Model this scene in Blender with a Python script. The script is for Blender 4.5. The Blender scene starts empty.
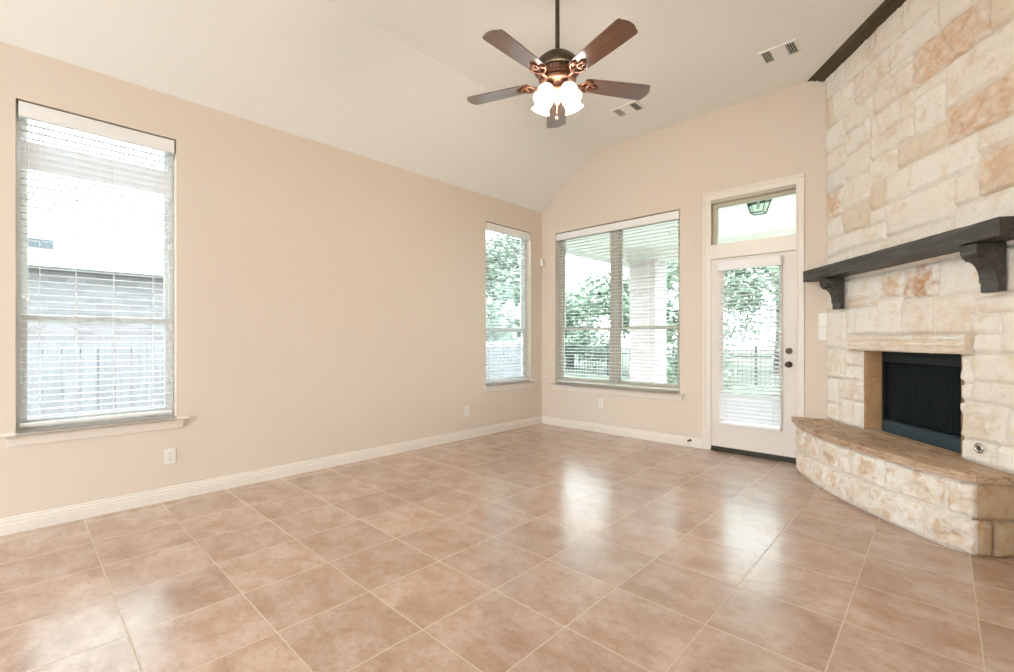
import bpy, math, random
from math import sin, cos, pi, radians, atan2, sqrt
from mathutils import Vector, Matrix, noise

random.seed(7)
SC = bpy.context.scene
COL = SC.collection

# ------------------------------------------------------------------ camera
cam_d = bpy.data.cameras.new('camera')
cam_d.sensor_width = 36.0
cam_d.lens = 462.17 / 1014 * 36
cam_d.shift_y = 0.0037
cam_d.clip_start = 0.02
cam_d.clip_end = 300
cam = bpy.data.objects.new('camera', cam_d)
COL.objects.link(cam)
cam.location = (0, 0, 1.2)
cam.rotation_euler = (radians(90), 0, radians(43.25))
SC.camera = cam

# ------------------------------------------------------------------ sky, sun, exposure
SKY = (0.86, 0.95, 1.0)
SKY_STRENGTH = 5.0
SUN_STRENGTH = 3.0
world = bpy.data.worlds.new('sky')
SC.world = world
world.use_nodes = True
bg = world.node_tree.nodes['Background']
bg.inputs['Color'].default_value = (*SKY, 1)
bg.inputs['Strength'].default_value = SKY_STRENGTH
sun_d = bpy.data.lights.new('sun', 'SUN')
sun_d.energy = SUN_STRENGTH
sun_d.angle = radians(2)
sun_d.color = (1.0, 0.98, 0.95)
sun = bpy.data.objects.new('sun', sun_d)
COL.objects.link(sun)
sun.rotation_euler = Vector((0.35, -0.25, 1.0)).to_track_quat('Z', 'Y').to_euler()
SC.view_settings.view_transform = 'Standard'
SC.view_settings.look = 'None'
SC.view_settings.gamma = 1.0
SC.view_settings.exposure = 0.7
SC.view_settings.use_curve_mapping = False
try:
    SC.cycles.use_denoising = True
    SC.cycles.max_bounces = 12
    SC.cycles.diffuse_bounces = 6
    SC.cycles.transparent_max_bounces = 24
    SC.cycles.sample_clamp_indirect = 8
except Exception:
    pass

# ------------------------------------------------------------------ room measures (metres)
XL, YB = -4.205, 5.198          # left wall, back wall
ZLOW, ZTOP = 3.03, 3.68         # ceiling at the left wall, flat ceiling
XCREASE = -3.27
YREAR, XFAR = -3.6, 4.2
WT = 0.16                       # wall thickness
FP = Vector((-0.795, 5.198, 0))  # where the stone wall meets the back wall
FANG = atan2(-0.8018, 0.5977)   # direction of the stone wall in plan

# ------------------------------------------------------------------ node helpers
def new_mat(name):
    m = bpy.data.materials.new(name)
    m.use_nodes = True
    nt = m.node_tree
    b = nt.nodes['Principled BSDF']
    return m, nt, b

def nd(nt, typ, **kw):
    n = nt.nodes.new(typ)
    for k, v in kw.items():
        if k.startswith('i_'):
            n.inputs[k[2:].replace('_', ' ')].default_value = v
        else:
            setattr(n, k, v)
    return n

def ramp(nt, stops):
    r = nt.nodes.new('ShaderNodeValToRGB')
    e = r.color_ramp.elements
    while len(e) < len(stops):
        e.new(0.5)
    for i, (p, c) in enumerate(stops):
        e[i].position = p
        e[i].color = (*c, 1) if len(c) == 3 else c
    return r

def mixc(nt, a, b, fac, mode='MIX'):
    m = nt.nodes.new('ShaderNodeMix')
    m.data_type = 'RGBA'
    m.blend_type = mode
    for s, v in (('A', a), ('B', b)):
        sock = [x for x in m.inputs if x.name == s and x.type == 'RGBA'][0]
        if isinstance(v, tuple):
            sock.default_value = (*v, 1)
        else:
            nt.links.new(v, sock)
    fs = m.inputs['Factor']
    if isinstance(fac, (int, float)):
        fs.default_value = fac
    else:
        nt.links.new(fac, fs)
    return [x for x in m.outputs if x.type == 'RGBA'][0]

def bump(nt, b, h, strength=0.3, dist=0.01):
    bp = nd(nt, 'ShaderNodeBump')
    bp.inputs['Strength'].default_value = strength
    bp.inputs['Distance'].default_value = dist
    nt.links.new(h, bp.inputs['Height'])
    nt.links.new(bp.outputs['Normal'], b.inputs['Normal'])

def plain(name, col, rough=0.5, metal=0.0, spec=0.5, nscale=40.0, namp=0.04, bumpd=0.0, coat=0.0):
    """colour with a faint procedural unevenness"""
    m, nt, b = new_mat(name)
    tc = nd(nt, 'ShaderNodeTexCoord')
    n = nd(nt, 'ShaderNodeTexNoise')
    n.inputs['Scale'].default_value = nscale
    n.inputs['Detail'].default_value = 4
    nt.links.new(tc.outputs['Object'], n.inputs['Vector'])
    lo = tuple(c * (1 - namp) for c in col)
    hi = tuple(min(1, c * (1 + namp)) for c in col)
    r = ramp(nt, [(0.3, lo), (0.7, hi)])
    nt.links.new(n.outputs['Fac'], r.inputs['Fac'])
    nt.links.new(r.outputs['Color'], b.inputs['Base Color'])
    b.inputs['Roughness'].default_value = rough
    b.inputs['Metallic'].default_value = metal
    b.inputs['Specular IOR Level'].default_value = spec
    b.inputs['Coat Weight'].default_value = coat
    if bumpd:
        bump(nt, b, n.outputs['Fac'], 0.4, bumpd)
    return m

def glass_mat(name, tint=(0.95, 0.98, 0.97)):
    m = bpy.data.materials.new(name)
    m.use_nodes = True
    nt = m.node_tree
    nt.nodes.clear()
    out = nd(nt, 'ShaderNodeOutputMaterial')
    tr = nd(nt, 'ShaderNodeBsdfTransparent')
    tr.inputs['Color'].default_value = (*tint, 1)
    gl = nd(nt, 'ShaderNodeBsdfGlossy')
    gl.inputs['Roughness'].default_value = 0.02
    fr = nd(nt, 'ShaderNodeFresnel')
    fr.inputs['IOR'].default_value = 1.3
    mx = nd(nt, 'ShaderNodeMixShader')
    nt.links.new(fr.outputs['Fac'], mx.inputs['Fac'])
    nt.links.new(tr.outputs['BSDF'], mx.inputs[1])
    nt.links.new(gl.outputs['BSDF'], mx.inputs[2])
    nt.links.new(mx.outputs['Shader'], out.inputs['Surface'])
    return m

def wood_mat(name, cols, rough, axis_scale, scale=3.0, coat=0.0, spec=0.5, bumpd=0.002):
    m, nt, b = new_mat(name)
    tc = nd(nt, 'ShaderNodeTexCoord')
    mp = nd(nt, 'ShaderNodeMapping')
    mp.inputs['Scale'].default_value = axis_scale
    nt.links.new(tc.outputs['Object'], mp.inputs['Vector'])
    n = nd(nt, 'ShaderNodeTexNoise')
    n.inputs['Scale'].default_value = scale
    n.inputs['Detail'].default_value = 8
    n.inputs['Roughness'].default_value = 0.65
    n.inputs['Distortion'].default_value = 0.4
    nt.links.new(mp.outputs['Vector'], n.inputs['Vector'])
    r = ramp(nt, [(0.3, cols[0]), (0.52, cols[1]), (0.72, cols[2])])
    nt.links.new(n.outputs['Fac'], r.inputs['Fac'])
    nt.links.new(r.outputs['Color'], b.inputs['Base Color'])
    b.inputs['Roughness'].default_value = rough
    b.inputs['Specular IOR Level'].default_value = spec
    b.inputs['Coat Weight'].default_value = coat
    b.inputs['Coat Roughness'].default_value = 0.14
    b.inputs['Coat IOR'].default_value = 1.9
    bump(nt, b, n.outputs['Fac'], 0.5, bumpd)
    return m

def tile_mat():
    m, nt, b = new_mat('glazed_floor_tile')
    geo = nd(nt, 'ShaderNodeNewGeometry')
    sub = nd(nt, 'ShaderNodeVectorMath', operation='SUBTRACT')
    sub.inputs[1].default_value = (-2.826 - 0.42 * 40, 0.3137 - 0.42 * 40, 0)
    nt.links.new(geo.outputs['Position'], sub.inputs[0])
    sc = nd(nt, 'ShaderNodeVectorMath', operation='SCALE')
    sc.inputs['Scale'].default_value = 1 / 0.42
    nt.links.new(sub.outputs['Vector'], sc.inputs[0])
    br = nd(nt, 'ShaderNodeTexBrick')
    br.offset = 0.0
    br.squash = 1.0
    br.inputs['Color1'].default_value = (0, 0, 0, 1)
    br.inputs['Color2'].default_value = (1, 1, 1, 1)
    br.inputs['Mortar'].default_value = (0.5, 0.5, 0.5, 1)
    br.inputs['Scale'].default_value = 1.0
    br.inputs['Brick Width'].default_value = 1.0
    br.inputs['Row Height'].default_value = 1.0
    br.inputs['Mortar Size'].default_value = 0.0075
    br.inputs['Mortar Smooth'].default_value = 0.15
    nt.links.new(sc.outputs['Vector'], br.inputs['Vector'])
    w = nd(nt, 'ShaderNodeMath', operation='MULTIPLY')
    w.inputs[1].default_value = 23.0
    nt.links.new(br.outputs['Color'], w.inputs[0])
    mp = nd(nt, 'ShaderNodeMapping')
    mp.inputs['Scale'].default_value = (1.0, 1.45, 1.0)
    nt.links.new(geo.outputs['Position'], mp.inputs['Vector'])
    def nz(scale, detail, dist, rough=0.6):
        n = nd(nt, 'ShaderNodeTexNoise', noise_dimensions='4D')
        n.inputs['Scale'].default_value = scale
        n.inputs['Detail'].default_value = detail
        n.inputs['Distortion'].default_value = dist
        n.inputs['Roughness'].default_value = rough
        nt.links.new(mp.outputs['Vector'], n.inputs['Vector'])
        nt.links.new(w.outputs[0], n.inputs['W'])
        return n
    a = nz(4.6, 8, 0.3, 0.62)
    f = nz(24, 8, 0.6, 0.74)
    ra = ramp(nt, [(0.25, (0.34, 0.20, 0.13)), (0.40, (0.445, 0.295, 0.21)), (0.55, (0.545, 0.40, 0.31)), (0.74, (0.64, 0.51, 0.425))])
    nt.links.new(a.outputs['Fac'], ra.inputs['Fac'])
    rf = ramp(nt, [(0.28, (0.58, 0.46, 0.38)), (0.47, (0.97, 0.955, 0.94)), (0.72, (1.16, 1.19, 1.22))])
    nt.links.new(f.outputs['Fac'], rf.inputs['Fac'])
    c1 = mixc(nt, ra.outputs['Color'], rf.outputs['Color'], 0.8, 'MULTIPLY')
    tv = ramp(nt, [(0.0, (0.90, 0.89, 0.88)), (1.0, (1.06, 1.06, 1.06))])
    nt.links.new(br.outputs['Color'], tv.inputs['Fac'])
    c2 = mixc(nt, c1, tv.outputs['Color'], 1.0, 'MULTIPLY')
    c3 = mixc(nt, c2, (0.57, 0.46, 0.345), br.outputs['Fac'])
    nt.links.new(c3, b.inputs['Base Color'])
    rr = nd(nt, 'ShaderNodeMapRange')
    rr.inputs['From Min'].default_value = 0.3
    rr.inputs['From Max'].default_value = 0.7
    rr.inputs['To Min'].default_value = 0.20
    rr.inputs['To Max'].default_value = 0.26
    nt.links.new(a.outputs['Fac'], rr.inputs['Value'])
    mg = nd(nt, 'ShaderNodeMath', operation='MAXIMUM')
    nt.links.new(rr.outputs['Result'], mg.inputs[0])
    g8 = nd(nt, 'ShaderNodeMath', operation='MULTIPLY')
    g8.inputs[1].default_value = 0.8
    nt.links.new(br.outputs['Fac'], g8.inputs[0])
    nt.links.new(g8.outputs[0], mg.inputs[1])
    nt.links.new(mg.outputs[0], b.inputs['Roughness'])
    b.inputs['Specular IOR Level'].default_value = 0.9
    b.inputs['Coat Weight'].default_value = 0.3
    b.inputs['Coat Roughness'].default_value = 0.25
    h = nd(nt, 'ShaderNodeMath', operation='MULTIPLY_ADD')
    h.inputs[1].default_value = -1.0
    nt.links.new(br.outputs['Fac'], h.inputs[0])
    hf = nd(nt, 'ShaderNodeMath', operation='MULTIPLY')
    hf.inputs[1].default_value = 0.25
    nt.links.new(a.outputs['Fac'], hf.inputs[0])
    nt.links.new(hf.outputs[0], h.inputs[2])
    bump(nt, b, h.outputs[0], 0.35, 0.004)
    return m

def stone_mat(name, warm=1.0, rough=0.85):
    """limestone: each stone's own colour comes from the 'tint' attribute, blotches from noise"""
    m, nt, b = new_mat(name)
    at = nd(nt, 'ShaderNodeAttribute', attribute_name='tint')
    geo = nd(nt, 'ShaderNodeNewGeometry')
    def nz(scale, detail, dist=0.3):
        n = nd(nt, 'ShaderNodeTexNoise')
        n.inputs['Scale'].default_value = scale
        n.inputs['Detail'].default_value = detail
        n.inputs['Distortion'].default_value = dist
        nt.links.new(geo.outputs['Position'], n.inputs['Vector'])
        return n
    a = nz(9 if warm < 1.5 else 15, 6, 0.6)
    f = nz(55, 6)
    r1 = ramp(nt, [(0.32, (0.90, 0.78, 0.64)), (0.45, (1, 0.98, 0.95)), (0.7, (1.03, 1.03, 1.03))] if warm < 1.5 else [(0.34, (0.80, 0.62, 0.45)), (0.42, (0.93, 0.82, 0.70)), (0.49, (1, 0.98, 0.95)), (0.7, (1.03, 1.03, 1.03))])
    nt.links.new(a.outputs['Fac'], r1.inputs['Fac'])
    c = mixc(nt, at.outputs['Color'], r1.outputs['Color'], 0.75, 'MULTIPLY')
    r2 = ramp(nt, [(0.3, (0.90, 0.86, 0.80)), (0.45, (1, 1, 1)), (0.7, (1.02, 1.02, 1.02))])
    nt.links.new(f.outputs['Fac'], r2.inputs['Fac'])
    c2 = mixc(nt, c, r2.outputs['Color'], 0.8, 'MULTIPLY')
    nt.links.new(c2, b.inputs['Base Color'])
    b.inputs['Roughness'].default_value = rough
    b.inputs['Specular IOR Level'].default_value = 0.25
    g = nz(24, 10, 0.2)
    g.inputs['Roughness'].default_value = 0.75
    bump(nt, b, g.outputs['Fac'], 0.7, 0.012 if warm < 1.5 else 0.02)
    return m

def brick_mat(name, c1, c2, mortar, scale=1.0, rough=0.9):
    m, nt, b = new_mat(name)
    tc = nd(nt, 'ShaderNodeTexCoord')
    sp = nd(nt, 'ShaderNodeSeparateXYZ')
    nt.links.new(tc.outputs['Object'], sp.inputs[0])
    ad = nd(nt, 'ShaderNodeMath', operation='ADD')
    nt.links.new(sp.outputs['X'], ad.inputs[0])
    nt.links.new(sp.outputs['Y'], ad.inputs[1])
    cb = nd(nt, 'ShaderNodeCombineXYZ')
    nt.links.new(ad.outputs[0], cb.inputs['X'])
    nt.links.new(sp.outputs['Z'], cb.inputs['Y'])
    br = nd(nt, 'ShaderNodeTexBrick')
    br.inputs['Color1'].default_value = (*c1, 1)
    br.inputs['Color2'].default_value = (*c2, 1)
    br.inputs['Mortar'].default_value = (*mortar, 1)
    br.inputs['Scale'].default_value = scale
    br.inputs['Brick Width'].default_value = 0.22
    br.inputs['Row Height'].default_value = 0.075
    br.inputs['Mortar Size'].default_value = 0.006
    nt.links.new(cb.outputs[0], br.inputs['Vector'])
    nt.links.new(br.outputs['Color'], b.inputs['Base Color'])
    b.inputs['Roughness'].default_value = rough
    return m

M = {}
M['wall'] = plain('beige_wall_paint', (0.75, 0.658, 0.56), 0.75, spec=0.25, nscale=260, namp=0.015, bumpd=0.0006)
M['ceil'] = plain('cream_ceiling_paint', (0.87, 0.875, 0.855), 0.8, spec=0.2, nscale=200, namp=0.015, bumpd=0.0008)
M['trim'] = plain('white_trim_paint', (0.83, 0.77, 0.70), 0.35, nscale=30, namp=0.01)
M['door'] = plain('door_paint', (0.78, 0.72, 0.67), 0.4, nscale=20, namp=0.01)
M['blind'] = plain('white_blind_slat', (0.88, 0.88, 0.87), 0.35, nscale=30, namp=0.01)
def slat_mat():
    m = plain('white_blind_slat', (0.88, 0.89, 0.90), 0.35, nscale=30, namp=0.01)
    nt = m.node_tree
    b = nt.nodes['Principled BSDF']
    out = nt.nodes['Material Output']
    tl = nd(nt, 'ShaderNodeBsdfTranslucent')
    tl.inputs['Color'].default_value = (0.86, 0.90, 0.94, 1)
    mx = nd(nt, 'ShaderNodeMixShader')
    mx.inputs['Fac'].default_value = 0.22
    nt.links.new(b.outputs['BSDF'], mx.inputs[1])
    nt.links.new(tl.outputs['BSDF'], mx.inputs[2])
    nt.links.new(mx.outputs['Shader'], out.inputs['Surface'])
    return m
M['slat'] = slat_mat()
M['valance'] = plain('blind_valance', (0.85, 0.845, 0.84), 0.4, nscale=30, namp=0.01)
M['cord'] = plain('white_cord', (0.87, 0.875, 0.855), 0.8, nscale=80)
M['almond'] = plain('almond_vinyl', (0.56, 0.52, 0.42), 0.45, nscale=30, namp=0.02)
M['white_vinyl'] = plain('white_vinyl', (0.88, 0.89, 0.87), 0.4, nscale=30, namp=0.02)
M['glass'] = glass_mat('window_glass')
M['plate'] = plain('white_plastic', (0.86, 0.82, 0.77), 0.3, nscale=30, namp=0.01)
M['dark_slot'] = plain('dark_slot', (0.06, 0.05, 0.045), 0.6)
M['grille'] = plain('vent_enamel', (0.84, 0.83, 0.80), 0.4, nscale=30, namp=0.01)
M['vent_dark'] = plain('vent_interior', (0.07, 0.08, 0.075), 0.8)
M['bronze'] = plain('oil_rubbed_bronze', (0.075, 0.055, 0.035), 0.35, metal=0.6, nscale=25, namp=0.2)
M['copper'] = plain('brushed_copper_highlight', (0.22, 0.105, 0.065), 0.35, metal=0.7, nscale=50, namp=0.25)
M['blackmetal'] = plain('black_steel', (0.010, 0.015, 0.017), 0.5, spec=0.25, nscale=60, namp=0.1)
M['bluesteel'] = plain('blue_black_steel_panel', (0.035, 0.07, 0.095), 0.35, metal=0.3, nscale=60, namp=0.1)
M['mesh'] = plain('black_mesh_curtain', (0.008, 0.013, 0.013), 0.7, spec=0.15, nscale=400, namp=0.5)
M['soot'] = plain('sooty_firebrick', (0.05, 0.045, 0.04), 0.9, nscale=12, namp=0.3)
M['chrome'] = plain('chrome', (0.6, 0.6, 0.6), 0.2, metal=1.0)
M['sweep'] = plain('dark_door_sweep', (0.028, 0.022, 0.012), 0.5)
M['tile'] = tile_mat()
M['stone'] = stone_mat('rough_limestone')
M['stone_hearth'] = stone_mat('split_face_limestone', warm=2.0)
M['mortar'] = plain('pale_mortar', (0.76, 0.71, 0.64), 0.95, nscale=60, namp=0.12, bumpd=0.003)
def flag_mat():
    m, nt, b = new_mat('tan_flagstone')
    at = nd(nt, 'ShaderNodeAttribute', attribute_name='tint')
    tc = nd(nt, 'ShaderNodeTexCoord')
    mp = nd(nt, 'ShaderNodeMapping')
    mp.inputs['Scale'].default_value = (1.0, 2.2, 6.0)
    mp.inputs['Rotation'].default_value = (0, 0, radians(20))
    nt.links.new(tc.outputs['Object'], mp.inputs['Vector'])
    n = nd(nt, 'ShaderNodeTexNoise')
    n.inputs['Scale'].default_value = 7
    n.inputs['Detail'].default_value = 8
    n.inputs['Distortion'].default_value = 1.2
    nt.links.new(mp.outputs['Vector'], n.inputs['Vector'])
    r = ramp(nt, [(0.32, (0.58, 0.47, 0.38)), (0.46, (0.92, 0.86, 0.80)), (0.56, (1.0, 1.0, 1.0)), (0.68, (1.16, 1.2, 1.22))])
    nt.links.new(n.outputs['Fac'], r.inputs['Fac'])
    nt.links.new(mixc(nt, at.outputs['Color'], r.outputs['Color'], 1.0, 'MULTIPLY'), b.inputs['Base Color'])
    b.inputs['Roughness'].default_value = 0.6
    bump(nt, b, n.outputs['Fac'], 0.8, 0.02)
    return m
M['flag'] = flag_mat()
M['mantel'] = wood_mat('dark_weathered_timber', [(0.022, 0.020, 0.016), (0.05, 0.046, 0.038), (0.12, 0.108, 0.09)], 0.5, (1.2, 14, 14), 3.0, bumpd=0.004)
M['crown'] = wood_mat('dark_stained_crown', [(0.035, 0.022, 0.008), (0.06, 0.042, 0.016), (0.10, 0.07, 0.028)], 0.4, (1.0, 16, 16), 3.0)
M['blade'] = wood_mat('rosewood_blade', [(0.05, 0.018, 0.008), (0.10, 0.038, 0.015), (0.17, 0.075, 0.03)], 0.28, (1.5, 22, 22), 3.5, coat=1.0, bumpd=0.0005)
M['concrete'] = plain('patio_concrete', (0.74, 0.73, 0.71), 0.85, nscale=6, namp=0.1)
M['lawn'] = plain('lawn_grass', (0.085, 0.105, 0.075), 0.95, nscale=3, namp=0.35)
M['patio_white'] = plain('patio_white_board', (0.80, 0.80, 0.76), 0.6, nscale=10, namp=0.03)
M['brick'] = brick_mat('pale_house_brick', (0.19, 0.175, 0.18), (0.25, 0.235, 0.24), (0.27, 0.265, 0.275))
M['column_brick'] = brick_mat('pink_column_brick', (0.42, 0.36, 0.35), (0.52, 0.46, 0.45), (0.54, 0.51, 0.50))
M['roof'] = plain('pale_shingle', (0.70, 0.70, 0.70), 0.9, nscale=14, namp=0.2)
M['fence_wood'] = wood_mat('grey_fence_board', [(0.22, 0.22, 0.25), (0.28, 0.28, 0.31), (0.34, 0.34, 0.365)], 0.9, (8, 8, 0.8), 3.0)
M['siding'] = plain('blue_grey_siding', (0.07, 0.085, 0.10), 0.8, nscale=8, namp=0.1)
M['iron'] = plain('black_iron', (0.03, 0.035, 0.035), 0.5)
M['leaf'] = plain('tree_leaf', (0.25, 0.33, 0.25), 0.7, nscale=1.5, namp=0.45)
M['bark'] = plain('tree_bark', (0.16, 0.12, 0.09), 0.95, nscale=8, namp=0.3)
M['lantern_glass'] = glass_mat('lantern_glass', (0.84, 0.93, 0.88))
M['pane_dark'] = plain('neighbour_window', (0.10, 0.13, 0.15), 0.1, nscale=2)

def globe_mat():
    m, nt, b = new_mat('lit_frosted_glass')
    b.inputs['Base Color'].default_value = (0.95, 0.93, 0.88, 1)
    b.inputs['Roughness'].default_value = 0.4
    n = nd(nt, 'ShaderNodeTexNoise')
    n.inputs['Scale'].default_value = 14
    r = ramp(nt, [(0.3, (1.0, 0.93, 0.84)), (0.7, (1.0, 0.96, 0.90))])
    nt.links.new(n.outputs['Fac'], r.inputs['Fac'])
    nt.links.new(r.outputs['Color'], b.inputs['Emission Color'])
    b.inputs['Emission Strength'].default_value = 5.0
    return m
M['globe'] = globe_mat()

# ------------------------------------------------------------------ mesh builder
class MB:
    def __init__(self):
        self.v, self.f, self.c = [], [], []
        self.col = (1, 1, 1)
    def add(self, vs, fs):
        o = len(self.v)
        self.v += [tuple(p) for p in vs]
        self.f += [tuple(i + o for i in f) for f in fs]
        self.c += [self.col] * len(vs)
        return self
    def box(self, x0, x1, y0, y1, z0, z1):
        vs = [(x, y, z) for z in (z0, z1) for y in (y0, y1) for x in (x0, x1)]
        return self.add(vs, [(0, 2, 3, 1), (4, 5, 7, 6), (0, 1, 5, 4), (2, 6, 7, 3), (0, 4, 6, 2), (1, 3, 7, 5)])
    def prism(self, poly, x0, x1, axis='x'):
        """closed 2-D outline extruded along an axis; poly holds the two other coordinates in order"""
        n = len(poly)
        def P(t, p):
            return {'x': (t, p[0], p[1]), 'y': (p[0], t, p[1]), 'z': (p[0], p[1], t)}[axis]
        vs = [P(x0, p) for p in poly] + [P(x1, p) for p in poly]
        fs = [(i, (i + 1) % n, n + (i + 1) % n, n + i) for i in range(n)]
        fs += [tuple(reversed(range(n))), tuple(range(n, 2 * n))]
        return self.add(vs, fs)
    def lathe(self, prof, seg=24, c=(0, 0, 0), mat=None, ripple=0, amp=0.0):
        vs, fs = [], []
        n = len(prof)
        for k in range(seg):
            a = 2 * pi * k / seg
            for (r, z) in prof:
                rr = r * (1 + amp * cos(ripple * a) * 1.0) if ripple else r
                p = Vector((rr * cos(a), rr * sin(a), z))
                if mat is not None:
                    p = mat @ p
                vs.append((p.x + c[0], p.y + c[1], p.z + c[2]))
        for k in range(seg):
            k2 = (k + 1) % seg
            for j in range(n - 1):
                fs.append((k * n + j, k2 * n + j, k2 * n + j + 1, k * n + j + 1))
        return self.add(vs, fs)
    def tube(self, pts, r, seg=8, cap=True):
        pts = [Vector(p) for p in pts]
        rs = r if isinstance(r, (list, tuple)) else [r] * len(pts)
        vs, fs = [], []
        up = Vector((0, 0, 1))
        for i, p in enumerate(pts):
            d = (pts[min(i + 1, len(pts) - 1)] - pts[max(i - 1, 0)]).normalized()
            u = d.cross(up)
            if u.length < 0.1:
                u = d.cross(Vector((1, 0, 0)))
            u.normalize()
            w = u.cross(d)
            for k in range(seg):
                a = 2 * pi * k / seg
                vs.append(p + (u * cos(a) + w * sin(a)) * rs[i])
        for i in range(len(pts) - 1):
            for k in range(seg):
                k2 = (k + 1) % seg
                fs.append((i * seg + k, i * seg + k2, (i + 1) * seg + k2, (i + 1) * seg + k))
        if cap:
            fs.append(tuple(reversed(range(seg))))
            fs.append(tuple((len(pts) - 1) * seg + k for k in range(seg)))
        return self.add(vs, fs)
    def build(self, name, mat, parent=None, smooth=False, bevel=0.0, loc=None, tint=False, fixn=True):
        me = bpy.data.meshes.new(name)
        me.from_pydata(self.v, [], self.f)
        if fixn:
            import bmesh
            bm = bmesh.new(); bm.from_mesh(me)
            bmesh.ops.recalc_face_normals(bm, faces=bm.faces)
            bm.to_mesh(me); bm.free()
        if tint:
            at = me.color_attributes.new('tint', 'FLOAT_COLOR', 'POINT')
            vals = []
            for c in self.c:
                vals += [*c, 1.0]
            at.data.foreach_set('color', vals)
        me.materials.append(mat)
        if smooth:
            for p in me.polygons:
                p.use_smooth = True
        me.update()
        o = bpy.data.objects.new(name, me)
        COL.objects.link(o)
        if parent is not None:
            o.parent = parent
        if loc is not None:
            o.location = loc
        if bevel:
            bv = o.modifiers.new('bevel', 'BEVEL')
            bv.width = bevel
            bv.segments = 2
            bv.limit_method = 'ANGLE'
        return o

def tag(o, label, cat, group=None, kind=None):
    o['label'] = label
    o['category'] = cat
    if group:
        o['group'] = group
    if kind:
        o['kind'] = kind
    return o

def empty(name, loc=(0, 0, 0), rz=0.0):
    o = bpy.data.objects.new(name, None)
    COL.objects.link(o)
    o.empty_display_size = 0.1
    o.location = loc
    o.rotation_euler = (0, 0, rz)
    return o

def thing(name, label, cat, loc=(0, 0, 0), rz=0.0, group=None):
    return tag(empty(name, loc, rz), label, cat, group)

def struct(o, label=None, cat=None):
    o['kind'] = 'structure'
    if label:
        o['label'] = label
    if cat:
        o['category'] = cat
    return o

def copy_tree(o, parent=None):
    c = o.copy()
    COL.objects.link(c)
    if parent is not None:
        c.parent = parent
    for ch in list(o.children):
        copy_tree(ch, c)
    return c

def wall_cells(mb, xs, zs, solid, y0, y1):
    """wall slab with openings, in local x (along), y (thickness), z; only outer faces are made"""
    nx, nz = len(xs) - 1, len(zs) - 1
    S = lambda i, k: 0 <= i < nx and 0 <= k < nz and solid(0.5 * (xs[i] + xs[i + 1]), 0.5 * (zs[k] + zs[k + 1]))
    for i in range(nx):
        for k in range(nz):
            if not S(i, k):
                continue
            a, b, c, d = xs[i], xs[i + 1], zs[k], zs[k + 1]
            mb.add([(a, y0, c), (b, y0, c), (b, y0, d), (a, y0, d)], [(0, 1, 2, 3)])
            mb.add([(a, y1, c), (b, y1, c), (b, y1, d), (a, y1, d)], [(3, 2, 1, 0)])
            if not S(i - 1, k):
                mb.add([(a, y0, c), (a, y1, c), (a, y1, d), (a, y0, d)], [(3, 2, 1, 0)])
            if not S(i + 1, k):
                mb.add([(b, y0, c), (b, y1, c), (b, y1, d), (b, y0, d)], [(0, 1, 2, 3)])
            if not S(i, k - 1):
                mb.add([(a, y0, c), (b, y0, c), (b, y1, c), (a, y1, c)], [(3, 2, 1, 0)])
            if not S(i, k + 1):
                mb.add([(a, y0, d), (b, y0, d), (b, y1, d), (a, y1, d)], [(0, 1, 2, 3)])

def wall_with(name, loc, rz, length, height, openings, mat, start=0.0):
    xs = sorted({start, length} | {v for o in openings for v in o[:2]})
    zs = sorted({-0.02, height} | {v for o in openings for v in o[2:]})
    inside = lambda x, z: not any(o[0] < x < o[1] and o[2] < z < o[3] for o in openings)
    mb = MB()
    wall_cells(mb, xs, zs, inside, 0.0, WT)
    o = mb.build(name, mat, fixn=False)
    o.location = loc
    o.rotation_euler = (0, 0, rz)
    return struct(o)

# ------------------------------------------------------------------ room shell
RZL = pi / 2                     # left wall frame: x -> +Y, y -> -X
W1 = (0.0, 0.83, 0.62, 2.71)
W2 = (4.08, 4.957, 0.62, 2.705)
W3 = (-3.958, -2.18, 0.585, 2.695)
DOOR = (-1.872, -0.992, 0.0, 2.715)

o = MB().box(XL - 0.2, XFAR, YREAR, YB + 0.05, -0.12, 0.0).build('floor', M['tile'])
struct(o, 'beige mottled ceramic tile floor with pale grout lines', 'floor')

L0 = YREAR
ol = [(W1[0] - L0, W1[1] - L0, W1[2], W1[3]), (W2[0] - L0, W2[1] - L0, W2[2], W2[3])]
o = wall_with('wall_left', (XL, L0, 0), RZL, YB - L0, ZLOW + 0.12, ol, M['wall'])
o['label'] = 'long beige painted wall with two tall windows'; o['category'] = 'wall'
o = wall_with('wall_back', (0, YB, 0), 0, XFAR, ZTOP + 0.1, [W3, DOOR], M['wall'], start=XL - WT)
o['label'] = 'beige back wall with double window and patio door'; o['category'] = 'wall'

mb = MB().prism([(XCREASE, ZTOP), (XFAR, ZTOP), (XFAR, ZTOP + 0.15), (XCREASE - 0.06, ZTOP + 0.15),
                 (XL - 0.1, ZLOW - 0.07 + 0.15), (XL - 0.1, ZLOW - 0.0695)], YREAR, YB, 'y')
o = mb.build('ceiling', M['ceil'])
struct(o, 'vaulted cream ceiling with a sloped side and a flat middle', 'ceiling')

# unseen right-hand wall beyond the stone fireplace, lengthened to block light from the floor
end = FP + Vector((0.5977 * 2.0, -0.8018 * 2.0, 0))
o = MB().box(end.x + 0.02, end.x + 0.17, 0.8, end.y - 0.04, 0, ZTOP).build('wall_right', M['wall'])
struct(o, 'short unseen beige wall beside the fireplace', 'wall')

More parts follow.
